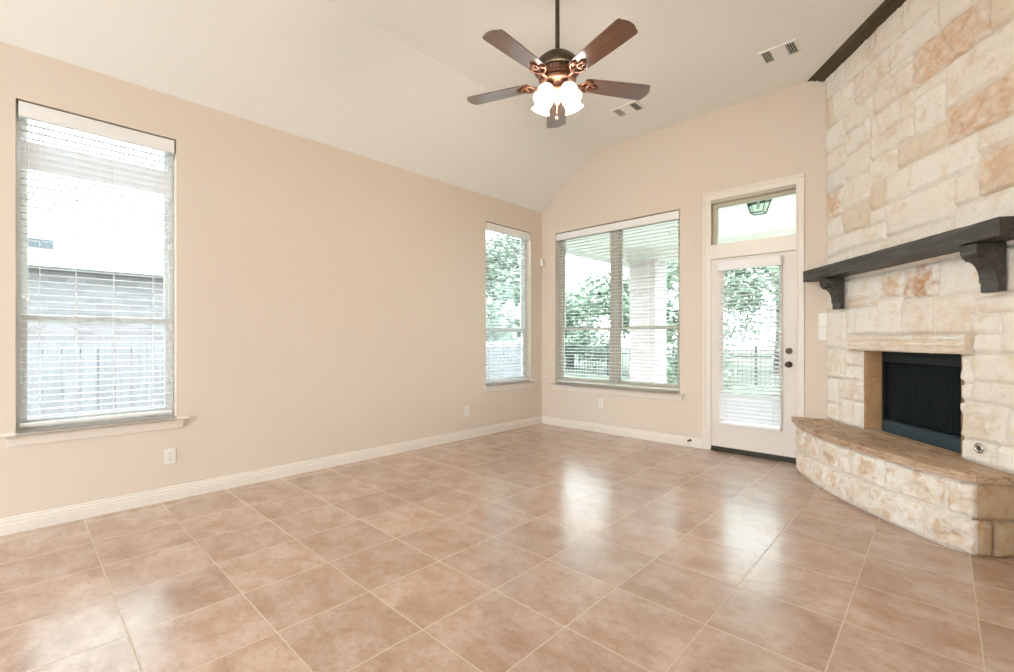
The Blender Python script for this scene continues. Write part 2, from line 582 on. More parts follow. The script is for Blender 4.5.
oo = [(0.5, 3.4, 0.0, 3.4), (4.9, 6.6, 0.0, 3.4)]
o = wall_with('wall_rear', (XL, YREAR - WT, 0), 0, XFAR - XL, ZTOP + 0.1, oo, M['wall'])  # unseen wall added to cut daylight from behind, openings sized for the light
o['label'] = 'added unseen beige rear wall with two wide openings for daylight'; o['category'] = 'wall'
o = MB().box(XFAR, XFAR + WT, YREAR, YB + WT, -0.02, ZTOP + 0.1).build('wall_right.001', M['wall'])  # unseen wall added to keep daylight out on the right
struct(o, 'added unseen beige wall closing the adjoining room to daylight', 'wall')

# baseboards
bb = [(0, 0), (-0.017, 0), (-0.017, 0.062), (-0.013, 0.066), (-0.013, 0.082), (-0.008, 0.088), (-0.008, 0.098), (-0.003, 0.103), (0, 0.103)]
o = MB().prism(bb, 0, YB - YREAR, 'x').build('baseboard_left', M['trim'])
o.location = (XL, YREAR, 0); o.rotation_euler = (0, 0, RZL)
struct(o, 'white stepped baseboard along the left wall', 'baseboard')
o = MB().prism(bb, XL + 0.001, -1.92, 'x').build('baseboard_back', M['trim'])
o.location = (0, YB, 0)
struct(o, 'white stepped baseboard under the double window', 'baseboard')
o = MB().prism(bb, -0.955, -0.80, 'x').build('baseboard_back.001', M['trim'])
o.location = (0, YB, 0)
struct(o, 'short white baseboard between patio door and stone fireplace', 'baseboard')

# ------------------------------------------------------------------ windows
def window(name, wallloc, rz, x0, x1, z0, z1, rail, lights, frame_mat, label, sill_l, sill_r, frame_w=0.028):
    """single-hung window set deep in a drywall return, stool and apron inside"""
    r = struct(empty(name, wallloc, rz), label, 'window')
    fd0, fd1 = 0.092, 0.155
    fb = MB()
    fb.box(x0, x0 + frame_w, fd0, fd1, z0, z1).box(x1 - frame_w, x1, fd0, fd1, z0, z1)
    fb.box(x0 + frame_w, x1 - frame_w, fd0, fd1, z1 - frame_w, z1).box(x0 + frame_w, x1 - frame_w, fd0, fd1, z0, z0 + frame_w)
    n = lights
    w = (x1 - x0) / n
    for i in range(1, n):
        xm = x0 + w * i
        fb.box(xm - 0.062, xm + 0.062, fd0 - 0.008, fd1, z0 + frame_w, z1 - frame_w)
    fb.build('frame', frame_mat, r, bevel=0.004)
    for i in range(n):
        a = x0 + w * i + (frame_w if i == 0 else 0.062)
        b = x0 + w * (i + 1) - (frame_w if i == n - 1 else 0.062)
        for (c, d, y) in ((z0 + frame_w, rail + 0.02, 0.098), (rail - 0.02, z1 - frame_w, 0.127)):
            s = MB()
            t = 0.024
            s.box(a, a + t, y, y + 0.028, c, d).box(b - t, b, y, y + 0.028, c, d)
            s.box(a + t, b - t, y, y + 0.028, c, c + 0.038).box(a + t, b - t, y, y + 0.028, d - 0.038, d)
            so = s.build('sash', frame_mat, r, bevel=0.003)
            MB().box(a + t - 0.004, b - t + 0.004, y + 0.012, y + 0.016, c + 0.034, d - 0.034).build('pane', M['glass'], so)
        lk = MB().box((a + b) / 2 - 0.03, (a + b) / 2 + 0.03, 0.082, 0.098, rail + 0.0, rail + 0.018)
        lk.build('sash_lock', frame_mat, r, bevel=0.003)
    st = MB()
    st.prism([(0.091, z0 - 0.016), (0.091, z0 + 0.001), (-0.040, z0 + 0.001), (-0.050, z0 - 0.004), (-0.052, z0 - 0.010), (-0.046, z0 - 0.017), (-0.001, z0 - 0.019)], x0 + 0.002, x1 - 0.002)
    st.prism([(-0.0005, z0 - 0.019), (-0.0005, z0 + 0.001), (-0.040, z0 + 0.001), (-0.050, z0 - 0.004), (-0.052, z0 - 0.010), (-0.046, z0 - 0.017), (-0.001, z0 - 0.019)], sill_l, sill_r)
    st.build('sill', M['trim'], r)
    ap = MB()
    y1 = -0.001
    vs = []
    a0, a1, b0, b1 = sill_l + 0.02, sill_r - 0.02, sill_l + 0.028, sill_r - 0.028
    za, zb = z0 - 0.019, z0 - 0.085
    vs = [(a0, y1, za), (a1, y1, za), (a1, -0.026, za), (a0, -0.026, za), (b0, y1, zb), (b1, y1, zb), (b1, -0.010, zb), (b0, -0.010, zb)]
    ap.add(vs, [(0, 1, 2, 3), (7, 6, 5, 4), (0, 4, 5, 1), (1, 5, 6, 2), (2, 6, 7, 3), (3, 7, 4, 0)])
    ap.build('apron', M['trim'], r, bevel=0.004)
    return r

LW = (XL, 0, 0)
BWL = (0, YB, 0)
window('window_1', LW, RZL, *W1[:2], W1[2], W1[3], 1.345, 1, M['white_vinyl'], 'tall single hung window at the left end of the long wall', -0.065, 0.90)
window('window_2', LW, RZL, *W2[:2], W2[2], W2[3], 1.335, 1, M['white_vinyl'], 'tall single hung window on the long wall beside the corner', 4.035, 5.05)
window('window_3', BWL, 0, *W3[:2], W3[2], W3[3], 1.348, 2, M['almond'], 'wide double window with tan frames on the back wall', -4.04, -2.12, 0.05)

# ------------------------------------------------------------------ blinds
def blind(label, loc, rz, x0, x1, ztop, zbot, pitch, tilt_fn, ladders, yc=0.036, depth=0.05, val_h=0.10, val_out=0.0, tassels=(), group=None):
    """faux-wood blind; local y = depth behind the wall face"""
    r = thing('window_blind', label, 'blind', loc, rz, group)
    hv = MB()
    ya = yc - depth / 2 - 0.008 - val_out
    hv.prism([(ya, ztop - val_h), (ya - 0.004, ztop - val_h + 0.012), (ya - 0.004, ztop - 0.018), (ya, ztop - 0.006), (ya + 0.012, ztop - 0.006), (ya + 0.012, ztop - val_h)], x0, x1)
    hv.box(x0, x0 + 0.010, ya + 0.0121, yc + 0.026, ztop - val_h, ztop - 0.006).box(x1 - 0.010, x1, ya + 0.0121, yc + 0.026, ztop - val_h, ztop - 0.006)
    hv.build('valance', M['valance'], r, bevel=0.002)
    MB().box(x0 + 0.012, x1 - 0.012, ya + 0.014, yc + 0.024, ztop - 0.05, ztop - 0.008).build('headrail', M['blind'], r)
    sl = MB()
    z = ztop - val_h + 0.015
    zb = zbot + 0.03
    k = 0
    h = depth / 2
    while z > zb + 0.012:
        t = tilt_fn(k, z)
        c, s = cos(t), sin(t)
        prof = []
        for (u, w) in ((-h, -0.0012), (0, 0.0012), (h, -0.0012), (h, 0.0016), (0, 0.0042), (-h, 0.0016)):
            prof.append((yc + u * c - w * s, z + u * s + w * c))
        sl.prism(prof, x0 + 0.006, x1 - 0.006)
        z -= pitch
        k += 1
    sl.build('slats', M['slat'], r)
    MB().box(x0 + 0.006, x1 - 0.006, yc - h, yc + h, zbot, zbot + 0.022).build('bottom_rail', M['blind'], r, bevel=0.004)
    cd = MB()
    for lx in ladders:
        for yy in (yc - h - 0.001, yc + h + 0.001):
            cd.tube([(lx, yy, zbot + 0.011), (lx, yy, ztop - val_h + 0.02)], 0.0016, 5)
    cd.build('ladder_cords', M['cord'], r)
    for (tx, tz) in tassels:
        t = MB()
        yy = ya - 0.014
        t.tube([(tx, yy, tz), (tx, yy, ztop - val_h - 0.005), (tx, yy + 0.009, ztop - val_h + 0.01)], 0.0012, 5)
        t.lathe([(0.0, 0.0), (0.007, 0.002), (0.0075, 0.012), (0.004, 0.032), (0.0, 0.034)], 10, (tx, yy, tz - 0.03))
        t.build('tassel', M['cord'], r)
    return r

def tilt_w1(k, z):
    return radians(-62) if 2.29 < z < 2.47 else radians(3)
blind('white slatted blind at the left end of the long wall, some upper slats shut', LW, RZL, 0.012, 0.818, 2.705, 0.645, 0.0435, tilt_w1,
      (0.107, 0.280, 0.475, 0.70), yc=0.056, val_out=0.019, tassels=((0.055, 1.47), (0.040, 1.49)), group='window blinds')
blind('narrow white slatted blind on the long wall beside the room corner', LW, RZL, 4.092, 4.945, 2.70, 0.645, 0.0435, lambda k, z: radians(3),
      (4.20, 4.40, 4.62, 4.84), yc=0.056, val_out=0.019, tassels=((4.14, 1.45),), group='window blinds')
blind('wide white slatted blind across the double window on the back wall', BWL, 0, -3.946, -2.192, 2.688, 0.612, 0.0435, lambda k, z: radians(3),
      (-3.85, -3.45, -3.02, -2.60, -2.28), yc=0.050, val_out=0.013, tassels=((-2.215, 2.50), (-2.30, 2.46)), group='window blinds')

# ------------------------------------------------------------------ patio door and transom
D = struct(empty('door_1', BWL, 0), 'pale patio door with glass lite under a transom window', 'door')
# casing: profile mitred by simple butt pieces
cp = lambda a, b: [(a, -0.001), (a, -0.012), (a + 0.25 * (b - a), -0.018), (a + 0.3 * (b - a), -0.014), (a + 0.62 * (b - a), -0.014), (a + 0.68 * (b - a), -0.022), (a + 0.96 * (b - a), -0.022), (b, -0.016), (b, -0.001)]
cas = MB()
cas.prism(cp(-1.832, -1.917), 0, 2.72, 'z')
cas.prism(cp(-1.030, -0.960), 0, 2.72, 'z')
hp = [(q[1], q[0]) for q in cp(2.715, 2.80)]
cas.prism(hp, -1.917, -0.960, 'x')
cas.build('casing', M['trim'], D)
jb = MB()
jb.box(-1.871, -1.838, -0.001, WT, 0.0, 2.714).box(-1.024, -0.993, -0.001, WT, 0.0, 2.714)
jb.box(-1.838, -1.024, 0.0, WT, 2.684, 2.714)
jb.build('jamb', M['almond'], D)
MB().box(-1.838, -1.024, -0.012, 0.135, 2.074, 2.228).build('transom_bar', M['trim'], D, bevel=0.003)
tf = MB()
tx0, tx1, tz0, tz1 = -1.838, -1.024, 2.228, 2.684
tf.box(tx0, tx0 + 0.04, 0.07, 0.13, tz0, tz1).box(tx1 - 0.02, tx1, 0.07, 0.13, tz0, tz1)
tf.box(tx0 + 0.04, tx1 - 0.02, 0.07, 0.13, tz1 - 0.035, tz1).box(tx0 + 0.04, tx1 - 0.02, 0.07, 0.13, tz0, tz0 + 0.012)
tfo = tf.build('transom_frame', M['almond'], D, bevel=0.003)
MB().box(tx0 + 0.036, tx1 - 0.016, 0.098, 0.103, tz0 + 0.008, tz1 - 0.031).build('transom_pane', M['glass'], tfo)
# slab with a lite cut out
sx0, sx1, sz0, sz1 = -1.833, -1.029, 0.05, 2.066
lx0, lx1, lz0, lz1 = -1.715, -1.160, 0.29, 1.96
sb = MB()
xs, zs = [sx0, lx0, lx1, sx1], [sz0, lz0, lz1, sz1]
wall_cells(sb, xs, zs, lambda x, z: not (lx0 < x < lx1 and lz0 < z < lz1), 0.004, 0.048)
slab = sb.build('door_slab', M['door'], D, fixn=False)
lf = MB()
t = 0.028
for y0, y1 in ((-0.006, 0.0038),):
    lf.box(lx0 - 0.012, lx0 + t - 0.012, y0, y1, lz0 - 0.012, lz1 + 0.012).box(lx1 + 0.012 - t, lx1 + 0.012, y0, y1, lz0 - 0.012, lz1 + 0.012)
    lf.box(lx0 - 0.012 + t, lx1 + 0.012 - t, y0, y1, lz0 - 0.012, lz0 - 0.012 + t).box(lx0 - 0.012 + t, lx1 + 0.012 - t, y0, y1, lz1 + 0.012 - t, lz1 + 0.012)
lf.build('lite_frame', M['door'], slab, bevel=0.002)
MB().box(lx0 + 0.001, lx1 - 0.001, 0.022, 0.027, lz0 + 0.001, lz1 - 0.001).build('pane', M['glass'], slab)
MB().box(-1.833, -1.029, 0.0, 0.05, 0.012, 0.0495).build('door_sweep', M['sweep'], D)
MB().box(-1.838, -1.024, -0.02, WT, 0.0005, 0.0115).build('threshold', M['sweep'], D, bevel=0.003)
RY = Matrix.Rotation(radians(90), 3, 'X')     # lathe axis towards the room (-y)
kp = [(0.0, 0.0), (0.031, 0.0), (0.031, 0.006), (0.024, 0.010), (0.012, 0.013), (0.011, 0.030), (0.022, 0.036), (0.028, 0.046), (0.026, 0.058), (0.014, 0.066), (0.0, 0.067)]
MB().lathe(kp, 20, (-1.092, 0.003, 0.957), RY).build('door_knob', M['bronze'], D, smooth=True)
dp = [(0.0, 0.0), (0.031, 0.0), (0.031, 0.008), (0.026, 0.016), (0.012, 0.018), (0.0, 0.018)]
db = MB().lathe(dp, 20, (-1.092, 0.003, 1.09), RY)
db.box(-1.096, -1.088, -0.034, -0.012, 1.076, 1.104)
db.build('deadbolt', M['bronze'], D)
for z in (0.957, 1.09):
    MB().box(-1.0285, -1.0225, -0.004, 0.02, z - 0.028, z + 0.028).build('strike_plate', M['bronze'], D)
for z in (0.30, 1.07, 1.84):
    h = MB().tube([(-1.8355, -0.006, z - 0.048), (-1.8355, -0.006, z + 0.048)], 0.006, 8)
    h.box(-1.846, -1.825, -0.0035, 0.002, z - 0.045, z + 0.045)
    h.build('hinge', M['trim'], D)

bd = blind('white slatted blind mounted on the patio door', BWL, 0, -1.735, -1.145, 2.035, 0.305, 0.0405, lambda k, z: radians(18) if z > 0.62 else radians(52),
           (-1.66, -1.22), yc=-0.042, depth=0.046, val_h=0.105, val_out=0.0, tassels=((-1.20, 1.74), (-1.20, 1.05)), group='window blinds')

# ------------------------------------------------------------------ outlets and switches
def outlet(label, loc, rz, group='wall outlets'):
    r = thing('wall_outlet', label, 'outlet', loc, rz, group)
    MB().box(-0.036, 0.036, -0.006, 0, -0.058, 0.058).build('cover_plate', M['plate'], r, bevel=0.003)
    for dz in (-0.021, 0.021):
        f = MB().box(-0.017, 0.017, -0.0085, -0.006, dz - 0.014, dz + 0.014).build('receptacle', M['plate'], r, bevel=0.002)
        s = MB()
        s.box(-0.008, -0.0055, -0.0092, -0.0085, dz - 0.003, dz + 0.006).box(0.0055, 0.008, -0.0092, -0.0085, dz - 0.003, dz + 0.006)
        s.box(-0.002, 0.002, -0.0092, -0.0085, dz - 0.010, dz - 0.006)
        s.build('slots', M['dark_slot'], f)
    MB().lathe([(0, 0), (0.003, 0.0), (0.003, 0.0012), (0, 0.0014)], 10, (0, -0.006, 0), RY).build('screw', M['chrome'], r)
    return r
outlet('white wall outlet below the left end window', (XL, 0.79, 0.33), RZL)
outlet('white wall outlet on the long wall, nearest the room corner', (XL, 3.75, 0.332), RZL)
outlet('white wall outlet under the double window', (-3.217, YB, 0.378), 0)

def switch(label, z):
    r = thing('light_switch', label, 'light switch', (-0.807, YB, z), 0, 'light switches')
    MB().box(-0.042, 0.036, -0.006, 0, -0.062, 0.062).build('cover_plate', M['plate'], r, bevel=0.003)
    for dx in (-0.022, 0.012):
        MB().prism([(-0.006, -0.033), (-0.0085, -0.033), (-0.012, 0.0), (-0.0085, 0.033), (-0.006, 0.033)], dx - 0.011, dx + 0.011).build('rocker', M['plate'], r)
    return r
switch('white switch plate beside the stone, upper of the pair', 1.388)
switch('white switch plate beside the stone, lower of the pair', 1.258)

r = thing('door_stop', 'small dark door stop on the baseboard left of the patio door', 'door stop', (-2.052, YB - 0.017, 0.075), 0)
MB().lathe([(0, 0), (0.014, 0), (0.014, 0.004), (0.006, 0.008), (0.006, 0.05)], 12, (0, 0, 0), RY).build('rod', M['bronze'], r, smooth=True)
MB().lathe([(0.0, 0.0), (0.011, 0.001), (0.012, 0.012), (0.009, 0.018), (0, 0.019)], 12, (0, -0.048, 0), RY).build('rubber_tip', M['dark_slot'], r, smooth=True)

r = thing('motion_sensor', 'small white motion sensor high in the room corner', 'sensor', (XL + 0.012, YB - 0.012, 2.25), radians(45))
MB().prism([(-0.03, 0.0), (0.03, 0.0), (0.026, -0.03), (0.012, -0.042), (-0.012, -0.042), (-0.026, -0.03)], 0, 0.105, 'z').build('housing', M['plate'], r, bevel=0.004, loc=(0, -0.022, 0))
MB().box(-0.016, 0.016, -0.068, -0.0635, 0.03, 0.06).build('lens', M['blind'], r, bevel=0.002)

# ------------------------------------------------------------------ ceiling vents
def vent(label, x0, x1, y0, y1):
    r = thing('ceiling_vent', label, 'vent', ((x0 + x1) / 2, (y0 + y1) / 2, ZTOP), 0, 'ceiling vents')
    w, d = (x1 - x0) / 2, (y1 - y0) / 2
    f = MB()
    fw = 0.022
    f.box(-w, w, -d, -d + fw, -0.012, 0).box(-w, w, d - fw, d, -0.012, 0)
    f.box(-w, -w + fw, -d + fw, d - fw, -0.012, 0).box(w - fw, w, -d + fw, d - fw, -0.012, 0)
    f.box(-w * 0.40, -w * 0.34, -d + fw, d - fw, -0.012, -0.001).box(w * 0.34, w * 0.40, -d + fw, d - fw, -0.012, -0.001)
    f.build('frame', M['grille'], r, bevel=0.003)
    MB().box(-w + fw, w - fw, -d + fw, d - fw, -0.0015, -0.0003).build('backing', M['vent_dark'], r)
    lv = MB()
    # outer banks throw air sideways, the middle bank throws it along the vent
    for sgn, lean in ((-1, 0.001), (1, 0.006)):
        xa, xb = sorted((sgn * (w - fw), sgn * w * 0.40))
        n = 4
        for i in range(n):
            x = xa + (i + 0.5) * (xb - xa) / n
            lv.add([(x - 0.003, -d + fw, -0.002), (x - 0.003, d - fw, -0.002), (x + sgn * lean - 0.003, d - fw, -0.012), (x + sgn * lean - 0.003, -d + fw, -0.012),
                    (x - 0.001, -d + fw, -0.002), (x - 0.001, d - fw, -0.002), (x + sgn * lean - 0.001, d - fw, -0.012), (x + sgn * lean - 0.001, -d + fw, -0.012)],
                   [(0, 1, 2, 3), (7, 6, 5, 4), (0, 3, 7, 4), (1, 5, 6, 2), (0, 4, 5, 1), (3, 2, 6, 7)])
    n = 9
    for i in range(n):
        y = -d + fw + (i + 0.5) * (2 * d - 2 * fw) / n
        lv.prism([(y - 0.009, -0.004), (y + 0.008, -0.011), (y + 0.008, -0.0095), (y - 0.009, -0.0025)], -w * 0.34, w * 0.34)
    lv.build('louvers', M['grille'], r)
vent('white ceiling vent nearest the stone fireplace', -1.165, -0.870, 4.395, 4.625)
vent('white ceiling vent beyond the ceiling fan', -2.610, -2.305, 4.395, 4.615)

# ------------------------------------------------------------------ fireplace
def lerp(a, b, t):
    return a + (b - a) * t
def sstep(t):
    t = max(0, min(1, t))
    return t * t * (3 - 2 * t)

WHITE, CREAM, TAN, ORANGE, PINK, GREY = (0.90, 0.875, 0.825), (0.885, 0.845, 0.78), (0.80, 0.715, 0.60), (0.73, 0.54, 0.38), (0.865, 0.81, 0.75), (0.85, 0.84, 0.80)

def stone_patch(mb, x0, x1, z0, z1, col, mapf, rough=1.0, res=0.017, gap=0.0025, base=0.02, seed=None, patch=None):
    """one dressed stone: a bulging, chipped face; mapf(x, depth, z) places it"""
    seed = random.uniform(0, 100) if seed is None else seed
    if patch:
        res = min(res, 0.011)
    x0 += gap; x1 -= gap; z0 += gap; z1 -= gap
    nx = max(3, int((x1 - x0) / res)); nz = max(3, int((z1 - z0) / res))
    tilt = random.uniform(-0.006, 0.006) * rough
    tx = random.uniform(-0.006, 0.006) * rough
    vs, fs = [], []
    cols = []
    for k in range(nz + 1):
        for i in range(nx + 1):
            u, w = i / nx, k / nz
            x, z = lerp(x0, x1, u), lerp(z0, z1, w)
            e = min(x - x0, x1 - x, z - z0, z1 - z)
            es = sstep(e / 0.016)
            p = Vector((x * 1.0 + seed, seed * 0.37, z))
            n1 = noise.noise(p * 6)
            n2 = noise.noise(p * 17 + Vector((3, 1, 7)))
            n3 = noise.noise(p * 44)
            rid = 1 - abs(noise.noise(p * 9 + Vector((11, 5, 2)))) * 2
            h = base * es + rough * es * (0.015 * n1 + 0.014 * n2 + 0.009 * n3 + 0.010 * rid) + es * (tilt * (w - 0.5) * 2 + tx * (u - 0.5) * 2)
            # broken outline
            j = 0.006 * min(1.0, rough)
            dx = j * noise.noise(p * 14 + Vector((0, 9, 0))) if e < res * 1.2 else 0.0
            dz = j * noise.noise(p * 14 + Vector((0, 0, 19))) if e < res * 1.2 else 0.0
            if i in (0, nx) or k in (0, nz):
                h = -0.012
            vs.append(mapf(x + dx, h, z + dz))
    for k in range(nz):
        for i in range(nx):
            a = k * (nx + 1) + i
            fs.append((a, a + 1, a + nx + 2, a + nx + 1))
    mb.col = col
    mb.add(vs, fs)
    if patch:
        # a rust-coloured bloom on the stone, as a colour of its own
        pc, px, pz, pr = patch
        nv = len(vs)
        off = len(mb.c) - nv
        for q in range(nv):
            k, i = divmod(q, nx + 1)
            x = lerp(x0, x1, i / nx); z = lerp(z0, z1, k / nz)
            d = sqrt((x - px) ** 2 + (z - pz) ** 2) / pr + 0.7 * noise.noise(Vector((x * 16, seed, z * 16))) + 0.4 * noise.noise(Vector((x * 42, seed, z * 42)))
            if d < 1.3:
                t = 0.95 * sstep((1.3 - d) / 0.8) * min(1, max(0, 0.75 + 0.7 * noise.noise(Vector((x * 20, seed + 5, z * 34)))))
                mb.c[off + q] = tuple(lerp(col[m_], pc[m_], t) for m_ in range(3))

def flat_map(x, h, z):
    return (x, 0.012 - h, z)

FPE = thing('fireplace', 'corner fireplace of rough pale limestone with raised curved hearth', 'fireplace', FP, FANG)
OX0, OX1, OZ1 = 0.545, 1.475, 1.11      # opening
SEND = 2.0
HT = 0.46
# stones: x0, x1, z0, z1, colour, roughness (+ optional rust bloom)
W_, C_, T_, O_, P_, G_ = WHITE, CREAM, TAN, ORANGE, PINK, GREY
stones = [
 (0, .30, 3.43, 3.67, G_, .6), (.30, .62, 3.43, 3.67, C_, .7), (.62, .98, 3.43, 3.67, P_, .7), (.98, 1.34, 3.43, 3.67, C_, .5), (1.34, 1.66, 3.43, 3.67, P_, .8), (1.66, SEND, 3.43, 3.67, C_, .8),
 (0, .13, 3.16, 3.43, T_, .7), (.13, .44, 3.20, 3.43, W_, .6), (.44, .84, 3.24, 3.43, P_, .8), (.84, 1.31, 3.235, 3.43, W_, .25), (1.31, 1.64, 3.215, 3.43, C_, .7), (1.64, SEND, 3.215, 3.43, T_, .9),
 (0, .30, 2.93, 3.16, W_, .6), (.13, .44, 3.16, 3.20, W_, .3), (.44, .84, 3.18, 3.24, P_, .4),
 (.30, .66, 2.985, 3.16, C_, .6), (.66, 1.08, 2.975, 3.18, P_, .9), (.84, 1.08, 3.18, 3.235, C_, .4), (1.08, 1.31, 3.215, 3.235, P_, .2),
 (1.08, 1.67, 2.965, 3.215, P_, 1.3, (O_, 1.40, 3.10, .33)), (1.67, SEND, 2.965, 3.215, T_, 1.0),
 (0, .30, 2.74, 2.93, C_, .6), (.30, .63, 2.80, 2.985, W_, .6), (.63, .71, 2.63, 2.985, P_, .5), (.71, 1.09, 2.79, 2.975, C_, .8), (1.09, 1.36, 2.89, 2.965, C_, .5), (1.36, 1.85, 2.68, 2.965, C_, .6), (1.85, SEND, 2.68, 2.965, T_, .8),
 (0, .30, 2.55, 2.74, G_, .6), (.30, .63, 2.57, 2.80, C_, .7), (.71, 1.09, 2.63, 2.79, C_, .6), (1.09, 1.36, 2.62, 2.89, W_, .4),
 (.63, .93, 2.44, 2.63, C_, .7), (.93, 1.36, 2.45, 2.62, T_, .7), (1.36, SEND, 2.44, 2.68, P_, 1.3, (O_, 1.62, 2.56, .30)),
 (0, .28, 2.31, 2.55, C_, .9, (O_, .12, 2.42, .14)), (.28, .63, 2.33, 2.57, C_, .8), (.63, .81, 2.23, 2.44, T_, .7),
 (0, .28, 2.13, 2.31, W_, .5), (.28, .63, 2.11, 2.33, T_, .7), (.63, .81, 2.11, 2.23, C_, .6),
 (.81, 1.05, 2.23, 2.45, C_, .8), (1.05, 1.60, 2.23, 2.45, W_, .5), (1.60, SEND, 2.29, 2.44, C_, .7), (1.60, SEND, 2.04, 2.29, T_, 1.1, (O_, 1.80, 2.20, .16)),
 (.81, 1.43, 1.975, 2.23, C_, .5), (1.43, 1.60, 2.03, 2.23, P_, .4),
 (0, .51, 1.96, 2.13, W_, .5), (.51, .81, 1.96, 2.11, C_, .5),
 (0, .40, 1.72, 1.96, W_, .4), (.40, .95, 1.72, 1.96, C_, .5), (.95, 1.43, 1.72, 1.975, C_, .4), (1.43, SEND, 1.72, 2.03, W_, .5),
 (0, .33, 1.47, 1.72, C_, .6), (.33, .71, 1.55, 1.72, W_, .5), (.71, .99, 1.52, 1.72, W_, .7, (O_, .87, 1.58, .11)), (.99, 1.30, 1.49, 1.72, W_, .7, ((.55, .30, .14), 1.15, 1.59, .12)), (1.30, 1.62, 1.48, 1.72, W_, .35), (1.62, SEND, 1.46, 1.72, P_, .5),
 (0, .31, 1.12, 1.47, W_, .5), (.31, .43, 1.24, 1.47, W_, .4), (.43, .71, 1.24, 1.47, W_, .5), (.33, .56, 1.47, 1.55, T_, .6), (.56, .71, 1.47, 1.55, C_, .5),
 (.71, .97, 1.235, 1.52, W_, .4), (.97, 1.25, 1.235, 1.49, P_, .4), (1.25, 1.55, 1.235, 1.48, C_, .8, (T_, 1.42, 1.33, .12)), (1.55, SEND, 1.35, 1.46, C_, .6),
 (1.55, 1.73, 1.235, 1.35, W_, .5), (1.73, SEND, 1.115, 1.35, C_, .8), (1.56, 1.73, 1.115, 1.235, C_, .8),
 (.31, .43, 1.11, 1.24, W_, .4),
 (0, .31, .85, 1.12, C_, .8, (T_, .17, .98, .10)), (.31, OX0, .97, 1.11, C_, .7), (.31, OX0, .85, .97, W_, .4),
 (OX1, 1.555, .94, 1.115, W_, .5), (1.555, SEND, .95, 1.115, C_, .9), (OX1, 1.555, .82, .94, W_, .5), (1.555, SEND, .82, .95, P_, .8),
 (0, .20, .62, .85, W_, .5), (.20, OX0, .68, .85, C_, .9, (T_, .40, .77, .10)), (0, .20, HT, .62, C_, .6), (.20, OX0, HT, .68, W_, .4),
 (OX1, 1.78, .60, .82, C_, 1.1, (T_, 1.6, .7, .12)), (1.78, SEND, .60, .82, C_, .9), (OX1, 1.70, HT, .60, W_, .7), (1.70, SEND, HT, .60, W_, .6),
]
sm = MB()
for s in stones:
    x0 = max(s[0], 0.022)
    stone_patch(sm, x0, s[1], s[2], s[3], s[4], flat_map, s[5], patch=s[6] if len(s) > 6 else None)
# mortar-coloured core behind the stones, around the firebox opening
core = MB()
wall_cells(core, [0.0, OX0, OX1, SEND], [0.0, HT - 0.05, OZ1, ZTOP - 0.002],
           lambda x, z: not (OX0 < x < OX1 and HT - 0.05 < z < OZ1), 0.018, 0.20)
# keep the core clear of the back wall at its left end
cv = []
for (x, y, z) in core.v:
    if x == 0.0:
        x = max(0.75 * y + 0.004, 0.0) + 0.01
    cv.append((x, y, z))
core.v = cv
sv = sm.build('stone_veneer', M['stone'], FPE, smooth=True, tint=True, fixn=False)
core.build('mortar_core', M['mortar'], FPE, fixn=False)

# tan brick reveals of the opening
random.seed(21)
for side in (0, 1):
    rv = MB()
    z = HT
    while z < OZ1 - 0.02:
        hgt = min(random.choice((0.14, 0.19, 0.22)), OZ1 - z)
        if OZ1 - z - hgt < 0.06:
            hgt = OZ1 - z
        mp = (lambda y, h, zz: (OX0 + 0.003 + max(h, 0.0), y, zz)) if side == 0 else (lambda y, h, zz: (OX1 - 0.003 - max(h, 0.0), y, zz))
        stone_patch(rv, 0.004, 0.155, z, z + hgt, random.choice(((0.60, 0.38, 0.20), (0.56, 0.36, 0.19), (0.66, 0.46, 0.28))), mp, 0.35, base=0.006, gap=0.0)
        z += hgt
    rv.build('opening_reveal', M['stone'], FPE, smooth=True, tint=True)['label'] = 'tan brick side of the firebox opening'

# lintel: three thin layered stones standing proud
lt = MB()
random.seed(5)
for (z0, z1) in ((1.110, 1.150), (1.150, 1.188), (1.188, 1.232)):
    x = 0.42
    while x < 1.56 - 0.01:
        w = random.uniform(0.22, 0.42)
        x1 = x + w
        if 1.56 - x1 < 0.12:
            x1 = 1.56
        d = random.uniform(-0.010, 0.010)
        stone_patch(lt, x, x1, z0, z1, random.choice((WHITE, CREAM, PINK)), lambda xx, h, zz: (xx, -0.042 - d - h, zz), 0.8, res=0.010, gap=0.003, base=0.020, patch=(TAN, x + w * random.random(), (z0 + z1) / 2, .09) if random.random() < .6 else None)
        x = x1
lt.col = TAN
lt.box(0.424, 1.556, -0.046, 0.016, 1.113, 1.229)
lt.build('lintel', M['stone'], FPE, smooth=False, tint=True, fixn=False)

# hearth: curved front, square right end
front = [(0.02, .262), (.20, .318), (.42, .362), (.61, .382), (.91, .380), (1.25, .348), (1.45, .312), (1.62, .278), (1.75, .235), (1.826, .195)]
def hermite(pts, n):
    out = []
    for i in range(len(pts) - 1):
        p0, p1 = Vector(pts[i]), Vector(pts[i + 1])
        m0 = (Vector(pts[i + 1]) - Vector(pts[max(i - 1, 0)])) * 0.5
        m1 = (Vector(pts[min(i + 2, len(pts) - 1)]) - Vector(pts[i])) * 0.5
        for k in range(n):
            t = k / n
            out.append(p0 * (2*t**3 - 3*t*t + 1) + m0 * (t**3 - 2*t*t + t) + p1 * (-2*t**3 + 3*t*t) + m1 * (t**3 - t*t))
    out.append(Vector(pts[-1]))
    return out
curve = hermite(front, 8)
acc = [0.0]
for i in range(1, len(curve)):
    acc.append(acc[-1] + (curve[i] - curve[i - 1]).length)
TL = acc[-1]
